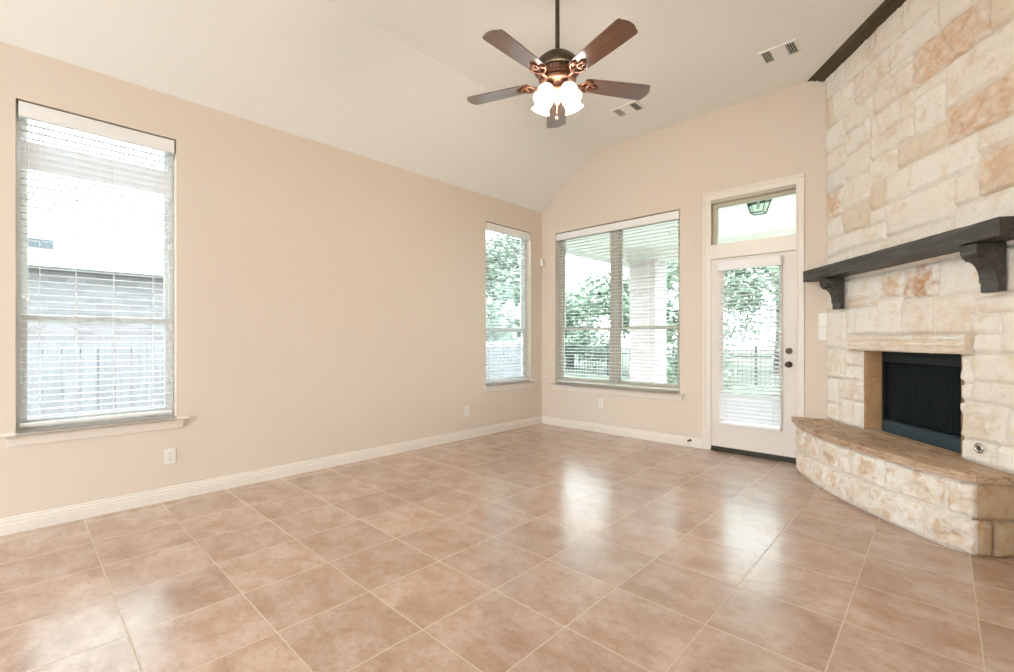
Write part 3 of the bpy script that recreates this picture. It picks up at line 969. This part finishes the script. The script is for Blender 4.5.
def at_curve(t):
    t = max(0, min(TL, t))
    for i in range(1, len(acc)):
        if t <= acc[i] or i == len(acc) - 1:
            f = (t - acc[i - 1]) / max(1e-6, acc[i] - acc[i - 1])
            p = curve[i - 1].lerp(curve[i], f)
            d = (curve[i] - curve[i - 1]).normalized()
            return p, Vector((-d.y, d.x))          # (s, off) and its outward normal
def hearth_map(t, h, z):
    p, n = at_curve(t)
    q = p + n * (h - 0.022)
    return (q.x, -q.y, z)
hb = MB()
random.seed(11)
HB = 0.412
for (z0, z1, cuts) in ((0.0, 0.205, (0.0, .20, .52, .80, 1.18, 1.58, TL + 0.008)), (0.205, HB, (0.0, .10, .34, .60, 1.02, 1.32, 1.70, TL + 0.008))):
    for a, b in zip(cuts[:-1], cuts[1:]):
        stone_patch(hb, a, b, z0, z1, random.choice((WHITE, CREAM, CREAM, PINK)), hearth_map, 1.25, res=0.012, gap=0.006, base=0.022,
                    patch=(TAN, (a + b) / 2 + random.uniform(-.05, .05), (z0 + z1) / 2, random.uniform(.06, .11)))
pe, ne = curve[-1], None
for (z0, z1, cuts) in ((0.0, 0.205, (0.0, .10, .215)), (0.205, HB, (0.0, .215))):
    for a, b in zip(cuts[:-1], cuts[1:]):
        stone_patch(hb, a, b, z0, z1, (0.54, 0.41, 0.27), lambda t, h, z: (1.826 - 0.016 + h, -(0.195 - t), z), 0.35, base=0.014, gap=0.001)  # brown-tan end stones, darkened so the end's shade is in their colour
hb.build('hearth_base', M['stone_hearth'], FPE, smooth=True, tint=True, fixn=False)
hc = MB()
inner = [(p.x, -(p.y - (0.016 if i_ < len(curve) - 8 else 0.034))) for i_, p in enumerate(curve[:-5])] + [(1.790, -0.160), (1.790, 0.017)]
hc.prism([(0.045, 0.017)] + inner, 0.0, HB, 'z')
hc.build('hearth_core', M['mortar'], FPE)
# flagstone top, three flags with tight joints and a chipped edge
fl = MB()
random.seed(3)
edge = []
for i, p in enumerate(curve):
    p2, n = at_curve(acc[i])
    q = p + n * (0.022 + 0.006 * noise.noise(Vector((p.x * 14, 3, 0))) + 0.003 * noise.noise(Vector((p.x * 50, 3, 0))))
    edge.append((q.x, -q.y))
edge[-1] = (1.842, -0.214)
edge[0] = (-0.11, -0.245)
def flag(poly, col):
    fl.col = col
    n = len(poly)
    b = [(x, y, HB + 0.001) for x, y in poly]
    m1 = [(x, y, HT - 0.010) for x, y in poly]
    cx_ = sum(p[0] for p in poly) / n; cy_ = sum(p[1] for p in poly) / n
    t = [(x + (cx_ - x) * 0.012, y + (cy_ - y) * 0.02, HT) for x, y in poly]
    fs = [tuple(reversed(range(n))), tuple(range(2 * n, 3 * n))]
    for i in range(n):
        j = (i + 1) % n
        fs += [(i, j, n + j, n + i), (n + i, n + j, 2 * n + j, 2 * n + i)]
    fl.add(b + m1 + t, fs)
joints = [0.62, 1.34]
def seg(s0, s1):
    pts = [e for e in edge if s0 < e[0] < s1]
    return pts
def edge_y(s):
    for (a, b) in zip(edge[:-1], edge[1:]):
        if a[0] <= s <= b[0]:
            return lerp(a[1], b[1], (s - a[0]) / max(1e-6, b[0] - a[0]))
    return edge[-1][1]
flag([(0.02, 0.014), (-0.11, -0.245)] + [e for e in edge if -0.16 < e[0] < 0.618] + [(0.618, edge_y(0.618)), (0.65, 0.014)], (0.55, 0.41, 0.29))
flag([(0.655, 0.014), (0.623, edge_y(0.623))] + seg(0.624, 1.336) + [(1.338, edge_y(1.338)), (1.30, 0.014)], (0.52, 0.385, 0.27))
flag([(1.305, 0.014), (1.343, edge_y(1.343))] + seg(1.344, 1.85) + [(1.842, 0.014)], (0.56, 0.42, 0.295))
flag([(OX0 + 0.02, 0.16), (OX0 + 0.02, 0.019), (1.0, 0.019), (1.0, 0.16)], (0.58, 0.44, 0.31))
flag([(1.005, 0.16), (1.005, 0.019), (OX1 - 0.02, 0.019), (OX1 - 0.02, 0.16)], (0.55, 0.40, 0.27))
fl.build('hearth_slab', M['flag'], FPE, tint=True, bevel=0.004)['label'] = 'tan flagstone hearth top'

# ------------------------------------------------------------------ fireplace insert
INS = thing('fireplace_insert', 'black metal firebox with mesh curtain set in the stone opening', 'fireplace insert', FP, FANG)
ix0, ix1, iz0, iz1 = OX0 + 0.026, OX1 - 0.026, HT + 0.002, OZ1 - 0.004
yi = 0.125
fr = MB()
fr.box(ix0, ix0 + 0.022, yi, yi + 0.03, iz0, iz1).box(ix1 - 0.022, ix1, yi, yi + 0.03, iz0, iz1)
fr.box(ix0 + 0.022, ix1 - 0.022, yi, yi + 0.03, iz1 - 0.03, iz1)
fr.build('frame', M['blackmetal'], INS, bevel=0.002)
bp_ = MB()
bp_.prism([(yi - 0.004, iz0), (yi - 0.010, iz0 + 0.01), (yi - 0.010, iz0 + 0.085), (yi + 0.004, iz0 + 0.098), (yi + 0.03, iz0 + 0.098), (yi + 0.03, iz0)], ix0 + 0.0225, ix1 - 0.0225)
bpo = bp_.build('lower_panel', M['bluesteel'], INS)
lv = MB()
for k in range(36):
    x = ix0 + 0.05 + k * (ix1 - ix0 - 0.10) / 35
    lv.box(x - 0.004, x + 0.004, yi - 0.0115, yi - 0.0102, iz0 + 0.076, iz0 + 0.081)
lv.build('vent_slots', M['dark_slot'], bpo)
hd = MB().box(ix0 + 0.0225, ix1 - 0.0225, yi + 0.002, yi + 0.03, iz1 - 0.085, iz1 - 0.0305)
hd.build('header', M['blackmetal'], INS, bevel=0.003)
MB().tube([(ix0 + 0.023, yi + 0.036, iz1 - 0.095), (ix1 - 0.023, yi + 0.036, iz1 - 0.095)], 0.004, 8).build('curtain_rod', M['blackmetal'], INS)
for (a, b) in ((ix0 + 0.024, (ix0 + ix1) / 2 - 0.006), ((ix0 + ix1) / 2 + 0.006, ix1 - 0.024)):
    cu = MB()
    n = 90
    vs, fs = [], []
    for i in range(n + 1):
        u = i / n
        x = lerp(a, b, u)
        y = yi + 0.045 + 0.012 * sin(u * 2 * pi * 9 + 0.8 * sin(u * 14))
        vs += [(x, y, iz0 + 0.10), (x, y + 0.002 * sin(u * 40), iz1 - 0.098), (x, y + 0.002, iz0 + 0.10), (x, y + 0.002 + 0.002 * sin(u * 40), iz1 - 0.098)]
    for i in range(n):
        p, q = 4 * i, 4 * i + 4
        fs += [(p, q, q + 1, p + 1), (p + 2, p + 3, q + 3, q + 2)]
    cu.add(vs, fs)
    cu.build('mesh_curtain', M['mesh'], INS, smooth=True, fixn=False)
bx = MB()
bx.box(ix0, ix1, 0.52, 0.54, iz0, iz1)
bx.add([(ix0, yi + 0.031, iz0), (ix0, 0.52, iz0), (ix0, 0.52, iz1), (ix0, yi + 0.031, iz1), (ix1, yi + 0.031, iz0), (ix1, 0.52, iz0), (ix1, 0.52, iz1), (ix1, yi + 0.031, iz1)],
       [(0, 1, 2, 3), (7, 6, 5, 4), (3, 2, 6, 7), (0, 4, 5, 1)])
bx.build('firebox', M['soot'], INS)

r = thing('gas_valve', 'round chrome gas valve plate on the stone right of the firebox', 'gas valve', FP, FANG)
MB().lathe([(0.0, 0.0), (0.031, 0.0), (0.031, 0.004), (0.024, 0.008), (0.016, 0.009), (0.016, 0.004), (0.0, 0.004)], 24, (1.628, -0.022, 0.562), RY).build('cover_plate', M['chrome'], r, smooth=True)
MB().lathe([(0.0, 0.0), (0.009, 0.0), (0.009, 0.006), (0.0, 0.006)], 12, (1.628, -0.0255, 0.562), RY).build('key_socket', M['dark_slot'], r)

# ------------------------------------------------------------------ mantel shelf
MAN = thing('mantel_shelf', 'dark weathered timber mantel beam on two carved corbels', 'mantel', FP, FANG)
mx0, mx1 = 0.012, 1.965
mz0, mz1 = 1.742, 1.840
bd_ = MB()
nx = 120
prof = [(-0.026, mz0), (-0.2, mz0), (-0.2, (mz0 + mz1) / 2), (-0.2, mz1), (-0.11, mz1), (-0.026, mz1)]
vs, fs = [], []
for i in range(nx + 1):
    x = lerp(mx0, mx1, i / nx)
    for j, (y, z) in enumerate(prof):
        n1 = noise.noise(Vector((x * 6, j * 3.1, 0.5)))
        n2 = noise.noise(Vector((x * 30, j * 3.1, 2.5)))
        w = 0.0 if y == -0.026 else 1.0
        vs.append((x, y + w * (0.004 * n1 + 0.0015 * n2), z + w * (0.003 * noise.noise(Vector((x * 7, j * 5.7, 9))))))
m_ = len(prof)
for i in range(nx):
    for j in range(m_):
        a, b = i * m_ + j, i * m_ + (j + 1) % m_
        fs.append((a, b, b + m_, a + m_))
fs += [tuple(range(m_)), tuple(reversed([nx * m_ + j for j in range(m_)]))]
bd_.add(vs, fs)
bd_.build('beam', M['mantel'], MAN)
def corbel(x0, x1):
    z1, z0 = mz0 - 0.004, 1.468
    pr = [(-0.026, z0), (-0.066, z0), (-0.066, z0 + 0.055), (-0.074, z0 + 0.055), (-0.074, z0 + 0.066)]
    # cyma: a bulge then a hollow up to the top block
    for k in range(0, 9):
        a = k / 8 * pi / 2
        pr.append((-0.074 - 0.070 * (1 - cos(a)), z0 + 0.066 + 0.115 * sin(a)))
    pr += [(-0.150, z0 + 0.181), (-0.150, z0 + 0.192)]
    for k in range(1, 6):
        a = k / 5 * pi / 2
        pr.append((-0.150 - 0.018 * sin(a), z0 + 0.192 + 0.022 * (1 - cos(a))))
    pr += [(-0.174, z0 + 0.214), (-0.174, z1), (-0.026, z1)]
    return MB().prism(pr, x0, x1)
corbel(0.234, 0.342).build('corbel', M['mantel'], MAN, bevel=0.002)
corbel(1.690, 1.800).build('corbel', M['mantel'], MAN, bevel=0.002)

# dark crown moulding where stone meets ceiling
cr = MB()
prof = [(-0.008, ZTOP - 0.056), (-0.024, ZTOP - 0.056), (-0.026, ZTOP - 0.046), (-0.040, ZTOP - 0.046), (-0.044, ZTOP - 0.034), (-0.060, ZTOP - 0.026), (-0.064, ZTOP - 0.032), (-0.072, ZTOP - 0.030), (-0.074, ZTOP - 0.020), (-0.092, ZTOP - 0.012), (-0.112, ZTOP - 0.010), (-0.114, ZTOP - 0.001), (-0.008, ZTOP - 0.001)]
n = len(prof)
vs = [(0.75 * y + 0.002, y, z) for y, z in prof] + [(SEND, y, z) for y, z in prof]
cr.add(vs, [(i, (i + 1) % n, n + (i + 1) % n, n + i) for i in range(n)] + [tuple(reversed(range(n))), tuple(range(n, 2 * n))])
o = cr.build('trim_1', M['crown'])
o.location = FP; o.rotation_euler = (0, 0, FANG)
struct(o, 'dark stained crown moulding above the stone wall', 'crown moulding')

# ------------------------------------------------------------------ ceiling fan
FC = Vector((-1.848, 2.450, 2.90))
FAN = thing('ceiling_fan', 'five blade bronze ceiling fan with lit white glass shades', 'ceiling fan', (FC.x, FC.y, ZTOP))
dz = FC.z - ZTOP                      # blade plane, relative to the ceiling
MB().lathe([(0.0, 0.0), (0.068, 0.0), (0.070, -0.012), (0.060, -0.040), (0.032, -0.060), (0.016, -0.068), (0.0, -0.068)], 28).build('canopy', M['bronze'], FAN, smooth=True)
MB().tube([(0, 0, -0.06), (0, 0, dz + 0.19)], 0.0145, 14).build('downrod', M['bronze'], FAN, smooth=True)
hs = [(0.0, dz + 0.205), (0.024, dz + 0.203), (0.030, dz + 0.184), (0.056, dz + 0.180), (0.102, dz + 0.160), (0.136, dz + 0.128), (0.152, dz + 0.092), (0.154, dz + 0.074), (0.146, dz + 0.066), (0.0, dz + 0.060)]
MB().lathe(hs, 40).build('motor_housing', M['bronze'], FAN, smooth=True)
rb = MB()
rb.lathe([(0.0, dz + 0.0598), (0.120, dz + 0.0598), (0.112, dz + 0.026), (0.0, dz + 0.026)], 40)
for k in range(36):
    a = 2 * pi * k / 36
    p0 = Vector((0.129 * cos(a), 0.129 * sin(a), dz + 0.058)); p1 = Vector((0.116 * cos(a), 0.116 * sin(a), dz + 0.026))
    rb.tube([p0, p1], 0.005, 6)
rb.lathe([(0.100, dz + 0.0258), (0.122, dz + 0.026), (0.124, dz + 0.020), (0.118, dz + 0.012), (0.100, dz + 0.010)], 40)
rb.build('ribbed_band', M['copper'], FAN)
sw_ = [(0.0, dz + 0.012), (0.112, dz + 0.012), (0.120, dz + 0.0), (0.114, dz - 0.016), (0.082, dz - 0.022), (0.062, dz - 0.026), (0.062, dz - 0.052), (0.070, dz - 0.058), (0.066, dz - 0.070), (0.046, dz - 0.086), (0.030, dz - 0.092), (0.026, dz - 0.120), (0.014, dz - 0.132), (0.012, dz - 0.146), (0.0, dz - 0.150)]
MB().lathe(sw_, 32).build('switch_housing', M['copper'], FAN, smooth=True)
def make_blade(a):
    ca, sa = cos(a), sin(a)
    piv = Matrix.Rotation(a, 4, 'Z')
    pit = Matrix.Rotation(radians(-8), 4, 'X')
    T = Matrix.Translation((0, 0, dz)) @ piv @ pit
    # blade: straight sides widening outwards, clipped ogee tip
    r0, r1 = 0.185, 0.658
    out = []
    half = [(r0, 0.050), (r0 + 0.02, 0.060), (0.30, 0.066), (0.45, 0.072), (0.618, 0.077), (0.634, 0.073), (0.642, 0.062), (0.640, 0.056), (0.650, 0.040), (0.656, 0.020), (r1, 0.0)]
    poly = half + [(x, -y) for x, y in reversed(half[:-1])]
    b = MB()
    n = len(poly)
    vs = [T @ Vector((x, y, 0.0)) for x, y in poly] + [T @ Vector((x, y, 0.007)) for x, y in poly]
    b.add(vs, [tuple(reversed(range(n))), tuple(range(n, 2 * n))] + [(i, (i + 1) % n, n + (i + 1) % n, n + i) for i in range(n)])
    me = b.build('blade', M['blade'], FAN)
    # local coordinates along the blade so that the grain follows it
    inv = (Matrix.Translation((0, 0, dz)) @ piv).inverted()
    me.data.transform(inv); me.matrix_basis = Matrix.Translation((0, 0, dz)) @ piv
    ir = MB()
    P = lambda x, y, z: pit @ Vector((x, y, z))
    ir.tube([Vector((0.095, 0, 0.004)), Vector((0.125, 0, -0.016)), P(0.16, 0, -0.012), P(0.195, 0, -0.006)], [0.014, 0.011, 0.011, 0.012], 10)
    for sgn in (1, -1):
        ir.tube([P(0.15, 0, -0.008), P(0.17, sgn * 0.022, -0.007), P(0.185, sgn * 0.042, -0.006), P(0.212, sgn * 0.052, -0.006), P(0.235, sgn * 0.040, -0.006), P(0.228, sgn * 0.024, -0.006), P(0.212, sgn * 0.028, -0.006)], [0.006, 0.0065, 0.007, 0.0065, 0.006, 0.005, 0.004], 7)
        ir.tube([P(0.195, 0, -0.006), P(0.225, sgn * 0.012, -0.006), P(0.262, sgn * 0.016, -0.006), P(0.285, 0, -0.006)], [0.007, 0.0065, 0.0055, 0.004], 7)
        ir.lathe([(0, -0.004), (0.009, -0.003), (0.010, 0.003), (0, 0.004)], 10, P(0.215, sgn * 0.030, -0.006))
    ir.lathe([(0, -0.004), (0.014, -0.003), (0.015, 0.003), (0, 0.004)], 12, P(0.262, 0, -0.006))
    io = ir.build('blade_iron', M['copper'], me, smooth=True)
    return me
for k in range(5):
    make_blade(4.747 - k * 2 * pi / 5)
# four tulip shades on curved arms
GA = [atan2(-2.45, 1.848) + t for t in (radians(-45), radians(45), radians(118), radians(-118))]
for a in GA:
    d = Vector((cos(a), sin(a), 0))
    zb = dz - 0.036
    pts = [d * 0.050 + Vector((0, 0, zb)), d * 0.064 + Vector((0, 0, zb + 0.010)), d * 0.072 + Vector((0, 0, zb + 0.004)), d * 0.078 + Vector((0, 0, zb - 0.008))]
    MB().tube(pts, 0.008, 10).build('lamp_arm', M['copper'], FAN, smooth=True)
    axis = (d * 0.45 + Vector((0, 0, -1))).normalized()
    rot = Vector((0, 0, -1)).rotation_difference(axis).to_matrix()
    base = pts[-1]
    MB().lathe([(0.0, 0.012), (0.024, 0.010), (0.030, -0.006), (0.026, -0.022), (0.0, -0.024)], 18, base, rot).build('fitter', M['copper'], FAN, smooth=True)
    tul = [(r_ * 0.86, z_ * 0.86) for r_, z_ in [(0.024, -0.012), (0.040, -0.024), (0.058, -0.048), (0.064, -0.074), (0.060, -0.100), (0.056, -0.116), (0.062, -0.132), (0.076, -0.146), (0.073, -0.147), (0.059, -0.133), (0.053, -0.117), (0.057, -0.100), (0.061, -0.074), (0.055, -0.050), (0.037, -0.027), (0.022, -0.016)]]
    MB().lathe(tul + [tul[0]], 32, base, rot).build('glass_shade', M['globe'], FAN, smooth=True)
    bl = [(0.0, -0.024), (0.014, -0.03), (0.024, -0.055), (0.026, -0.072), (0.018, -0.09), (0.0, -0.098)]
    MB().lathe(bl, 18, base, rot).build('bulb', M['globe'], FAN, smooth=True)
ch = MB()
for k in range(22):
    ch.lathe([(0, -0.003), (0.0022, 0), (0, 0.003)], 6, (0.018, -0.03, dz - 0.10 - k * 0.0065))
ch.lathe([(0, 0), (0.006, -0.004), (0.007, -0.018), (0.003, -0.03), (0, -0.031)], 10, (0.018, -0.03, dz - 0.243))
ch.build('pull_chain', M['copper'], FAN, smooth=True)
for i, t in enumerate((0,)):
    ld = bpy.data.lights.new('fan_bulb_light', 'POINT')
    ld.energy = 20
    ld.color = (1.0, 0.78, 0.55)
    ld.shadow_soft_size = 0.09
    lo = bpy.data.objects.new('fan_bulb_light', ld)
    COL.objects.link(lo)
    lo.parent = FAN
    lo.location = (0, 0, dz - 0.19)

# ------------------------------------------------------------------ outdoors
GZ = -0.16
o = MB().box(-60, 60, -60, 70, GZ - 0.2, GZ).build('ground', M['lawn'])
struct(o, 'green lawn around the house', 'lawn')
o = MB().box(-4.6, 3.0, YB + WT + 0.002, 8.55, GZ, -0.02).build('patio_slab', M['concrete'])
struct(o, 'pale concrete patio outside the door', 'patio')
o = MB().box(-6, 6, -14, YREAR - WT - 0.002, GZ, -0.02).build('bounce_slab', M['concrete'])  # unseen slab added to bounce sunlight up onto the ceiling
struct(o, 'added unseen pale concrete slab bouncing sunlight into the room', 'bounce_slab')
o = MB().box(-4.75, 4.0, YB + WT + 0.002, 8.6, 2.90, 3.0).build('patio_ceiling', M['patio_white'])
struct(o, 'white ceiling over the covered patio', 'patio ceiling')
bm_ = MB().box(-4.65, 4.0, 8.10, 8.40, 2.66, 2.90).box(-4.65, -4.35, YB + WT + 0.002, 8.10, 2.66, 2.90)
o = bm_.build('patio_beam', M['patio_white'])
struct(o, 'white beam around the edge of the covered patio', 'beam')
r = thing('brick_column', 'pale brick column holding the patio roof outside the double window', 'column', (-4.05, 8.2, -0.02))
MB().box(-0.25, 0.25, -0.25, 0.25, 0.0, 2.679).build('shaft', M['column_brick'], r)
MB().box(-0.29, 0.29, -0.29, 0.29, 0.0, 0.12).build('plinth', M['column_brick'], r, bevel=0.01)

r = thing('patio_lantern', 'small glass ceiling lantern on the patio seen through the transom', 'lantern', (-1.62, 6.17, 2.90))
MB().box(-0.12, 0.12, -0.12, 0.12, -0.016, 0).build('ceiling_plate', M['iron'], r, bevel=0.003)
fr = MB()
T_0, B_0, zt, zb = 0.105, 0.068, -0.018, -0.165
for sx in (-1, 1):
    for sy in (-1, 1):
        fr.tube([(sx * T_0, sy * T_0, zt), (sx * B_0, sy * B_0, zb)], 0.006, 6)
for (q, zz) in ((T_0, zt), (B_0, zb)):
    for (p, s) in (((-q, -q), (q, -q)), ((q, -q), (q, q)), ((q, q), (-q, q)), ((-q, q), (-q, -q))):
        fr.tube([(*p, zz), (*s, zz)], 0.006, 6)
fr.build('lantern_frame', M['iron'], r)
g = MB()
a, b = T_0 - 0.004, B_0 - 0.004
g.add([(-a, -a, zt), (a, -a, zt), (a, a, zt), (-a, a, zt), (-b, -b, zb), (b, -b, zb), (b, b, zb), (-b, b, zb)],
      [(0, 1, 5, 4), (1, 2, 6, 5), (2, 3, 7, 6), (3, 0, 4, 7), (4, 5, 6, 7)])
g.build('lantern_glass', M['lantern_glass'], r)
MB().lathe([(0, -0.02), (0.013, -0.022), (0.015, -0.05), (0.026, -0.075), (0.026, -0.10), (0.014, -0.122), (0, -0.126)], 14).build('bulb', M['plate'], r, smooth=True)

# iron fence across the back garden
r = thing('iron_fence', 'black iron picket fence across the back garden', 'fence', (0, 15.0, GZ))
rl = MB()
rl.box(-19, 4, -0.015, 0.015, 1.03, 1.06).box(-19, 4, -0.015, 0.015, 0.85, 0.88).box(-19, 4, -0.015, 0.015, 0.12, 0.15)
rl.build('rails', M['iron'], r)
pk = MB()
x = -19
while x < 4:
    pk.box(x - 0.009, x + 0.009, -0.009, 0.009, 0.04, 1.08)
    x += 0.125
pk.build('pickets', M['iron'], r)
x = -19
while x < 4.1:
    MB().box(x - 0.03, x + 0.03, -0.03, 0.03, 0.0, 1.16).build('post', M['iron'], r)
    x += 2.5

# board fence along the side yard
r = thing('board_fence', 'grey board fence between the long wall and the neighbouring house', 'fence', (-6.9, 0, GZ))
pk = MB()
y = -9.0
while y < 9.0:
    hgt = 1.33 + random.uniform(-0.01, 0.01)
    pk.prism([(y, 0.03), (y + 0.138, 0.03), (y + 0.138, hgt - 0.03), (y + 0.11, hgt), (y + 0.028, hgt), (y, hgt - 0.03)], 0.0, 0.02)
    y += 0.146
pk.build('boards', M['fence_wood'], r)
rl = MB()
for z in (0.25, 0.75, 1.18):
    rl.box(-0.04, 0.0, -9, 9.05, z, z + 0.09)
y = -9.0
while y < 9.0:
    rl.box(-0.13, -0.0405, y, y + 0.09, 0.0, 1.30)
    y += 2.4
rl.build('rails_and_posts', M['fence_wood'], r)

# neighbouring house
r = thing('neighbouring_house', 'pale brick house with grey roof beyond the board fence', 'house', (-10.0, 0, GZ))
wl = MB()
wl.box(-8, 0, -8, 4.4, 0, 2.46)
wl.build('brick_wall', M['brick'], r)
MB().prism([(0.25, 2.46), (0.30, 2.60), (-4.0, 4.7), (-8.3, 2.60), (-8.25, 2.46)], -8.4, 4.8, 'y').build('roof', M['roof'], r)
for (a, b, c, d) in ((-5.0, -3.6, 0.9, 2.2), (2.9, 3.9, 0.9, 2.2)):
    f = MB().box(0.002, 0.05, a - 0.07, b + 0.07, c - 0.07, d + 0.07).build('window_frame', M['patio_white'], r)
    MB().box(0.0505, 0.058, a, b, c, d).build('window_pane', M['pane_dark'], f)
MB().box(-0.9, 0.0, -0.9, 0.40, 2.461, 2.90).build('dormer', M['siding'], r)

# trees and shrubs
def foliage(rad, hgt, n, leaf, seed):
    random.seed(seed)
    mb = MB()
    blobs = []
    for _ in range(16):
        a, rr = random.uniform(0, 2 * pi), rad * 0.62 * sqrt(random.random())
        blobs.append((Vector((rr * cos(a), rr * sin(a), random.uniform(-0.35, 0.38) * hgt)), random.uniform(0.32, 0.5) * rad))
    for _ in range(n):
        c, br = random.choice(blobs)
        d = Vector((random.gauss(0, 1), random.gauss(0, 1), random.gauss(0, 1))).normalized()
        p = c + d * br * (0.55 + 0.5 * random.random())
        u = Vector((random.gauss(0, 1), random.gauss(0, 1), random.gauss(0, 0.6))).normalized()
        w = u.cross(d)
        if w.length < 0.05:
            continue
        w.normalize()
        s = leaf * random.uniform(0.7, 1.3)
        mb.add([p - u * s, p - w * s * 0.45, p + u * s, p + w * s * 0.45], [(0, 1, 2, 3)])
    return mb
def make_tree(label, x, y, h, rad, seed, group='garden trees'):
    r = thing('garden_tree', label, 'tree', (x, y, GZ), 0, group)
    tr = MB()
    tr.tube([(0, 0, 0), (0.06, 0.03, h * 0.25), (0.0, 0.05, h * 0.5), (0.1, 0, h * 0.75)], [0.2, 0.15, 0.11, 0.05], 10)
    for k in range(5):
        a = k * 1.3 + seed
        tr.tube([(0, 0.04, h * (0.34 + 0.05 * k)), (cos(a) * rad * 0.3, sin(a) * rad * 0.3, h * (0.48 + 0.05 * k)), (cos(a) * rad * 0.6, sin(a) * rad * 0.6, h * (0.58 + 0.05 * k))], [0.08, 0.05, 0.02], 7)
    tr.build('trunk', M['bark'], r, smooth=True)
    fo = foliage(rad, h * 0.85, 7000, 0.13, seed).build('foliage', M['leaf'], r, loc=(0, 0, h * 0.50), fixn=False)
    return r
trees = [
 ('leafy tree at the far left beyond the iron fence', -19.6, 17.2, 7.0, 2.7),
 ('leafy tree seen left of the window mullion', -13.2, 18.5, 4.4, 2.2),
 ('leafy tree behind the brick column', -8.6, 16.6, 7.0, 2.6),
 ('leafy tree seen through the patio door blind', -4.9, 21.5, 7.6, 3.0),
 ('leafy tree in the side yard beyond the narrow window', -11.2, 11.2, 5.4, 1.8),
]
for i, (lb, x, y, h, rad) in enumerate(trees):
    make_tree(lb, x, y, h, rad, 40 + i)
r = thing('garden_shrub', 'low green shrub beside the brick column', 'shrub', (-4.5, 11.6, GZ))
MB().tube([(0, 0, 0), (0, 0, 0.8)], [0.05, 0.02], 8).build('stem', M['bark'], r)
foliage(0.95, 1.2, 2400, 0.08, 77).build('foliage', M['leaf'], r, loc=(0, 0, 0.8), fixn=False)
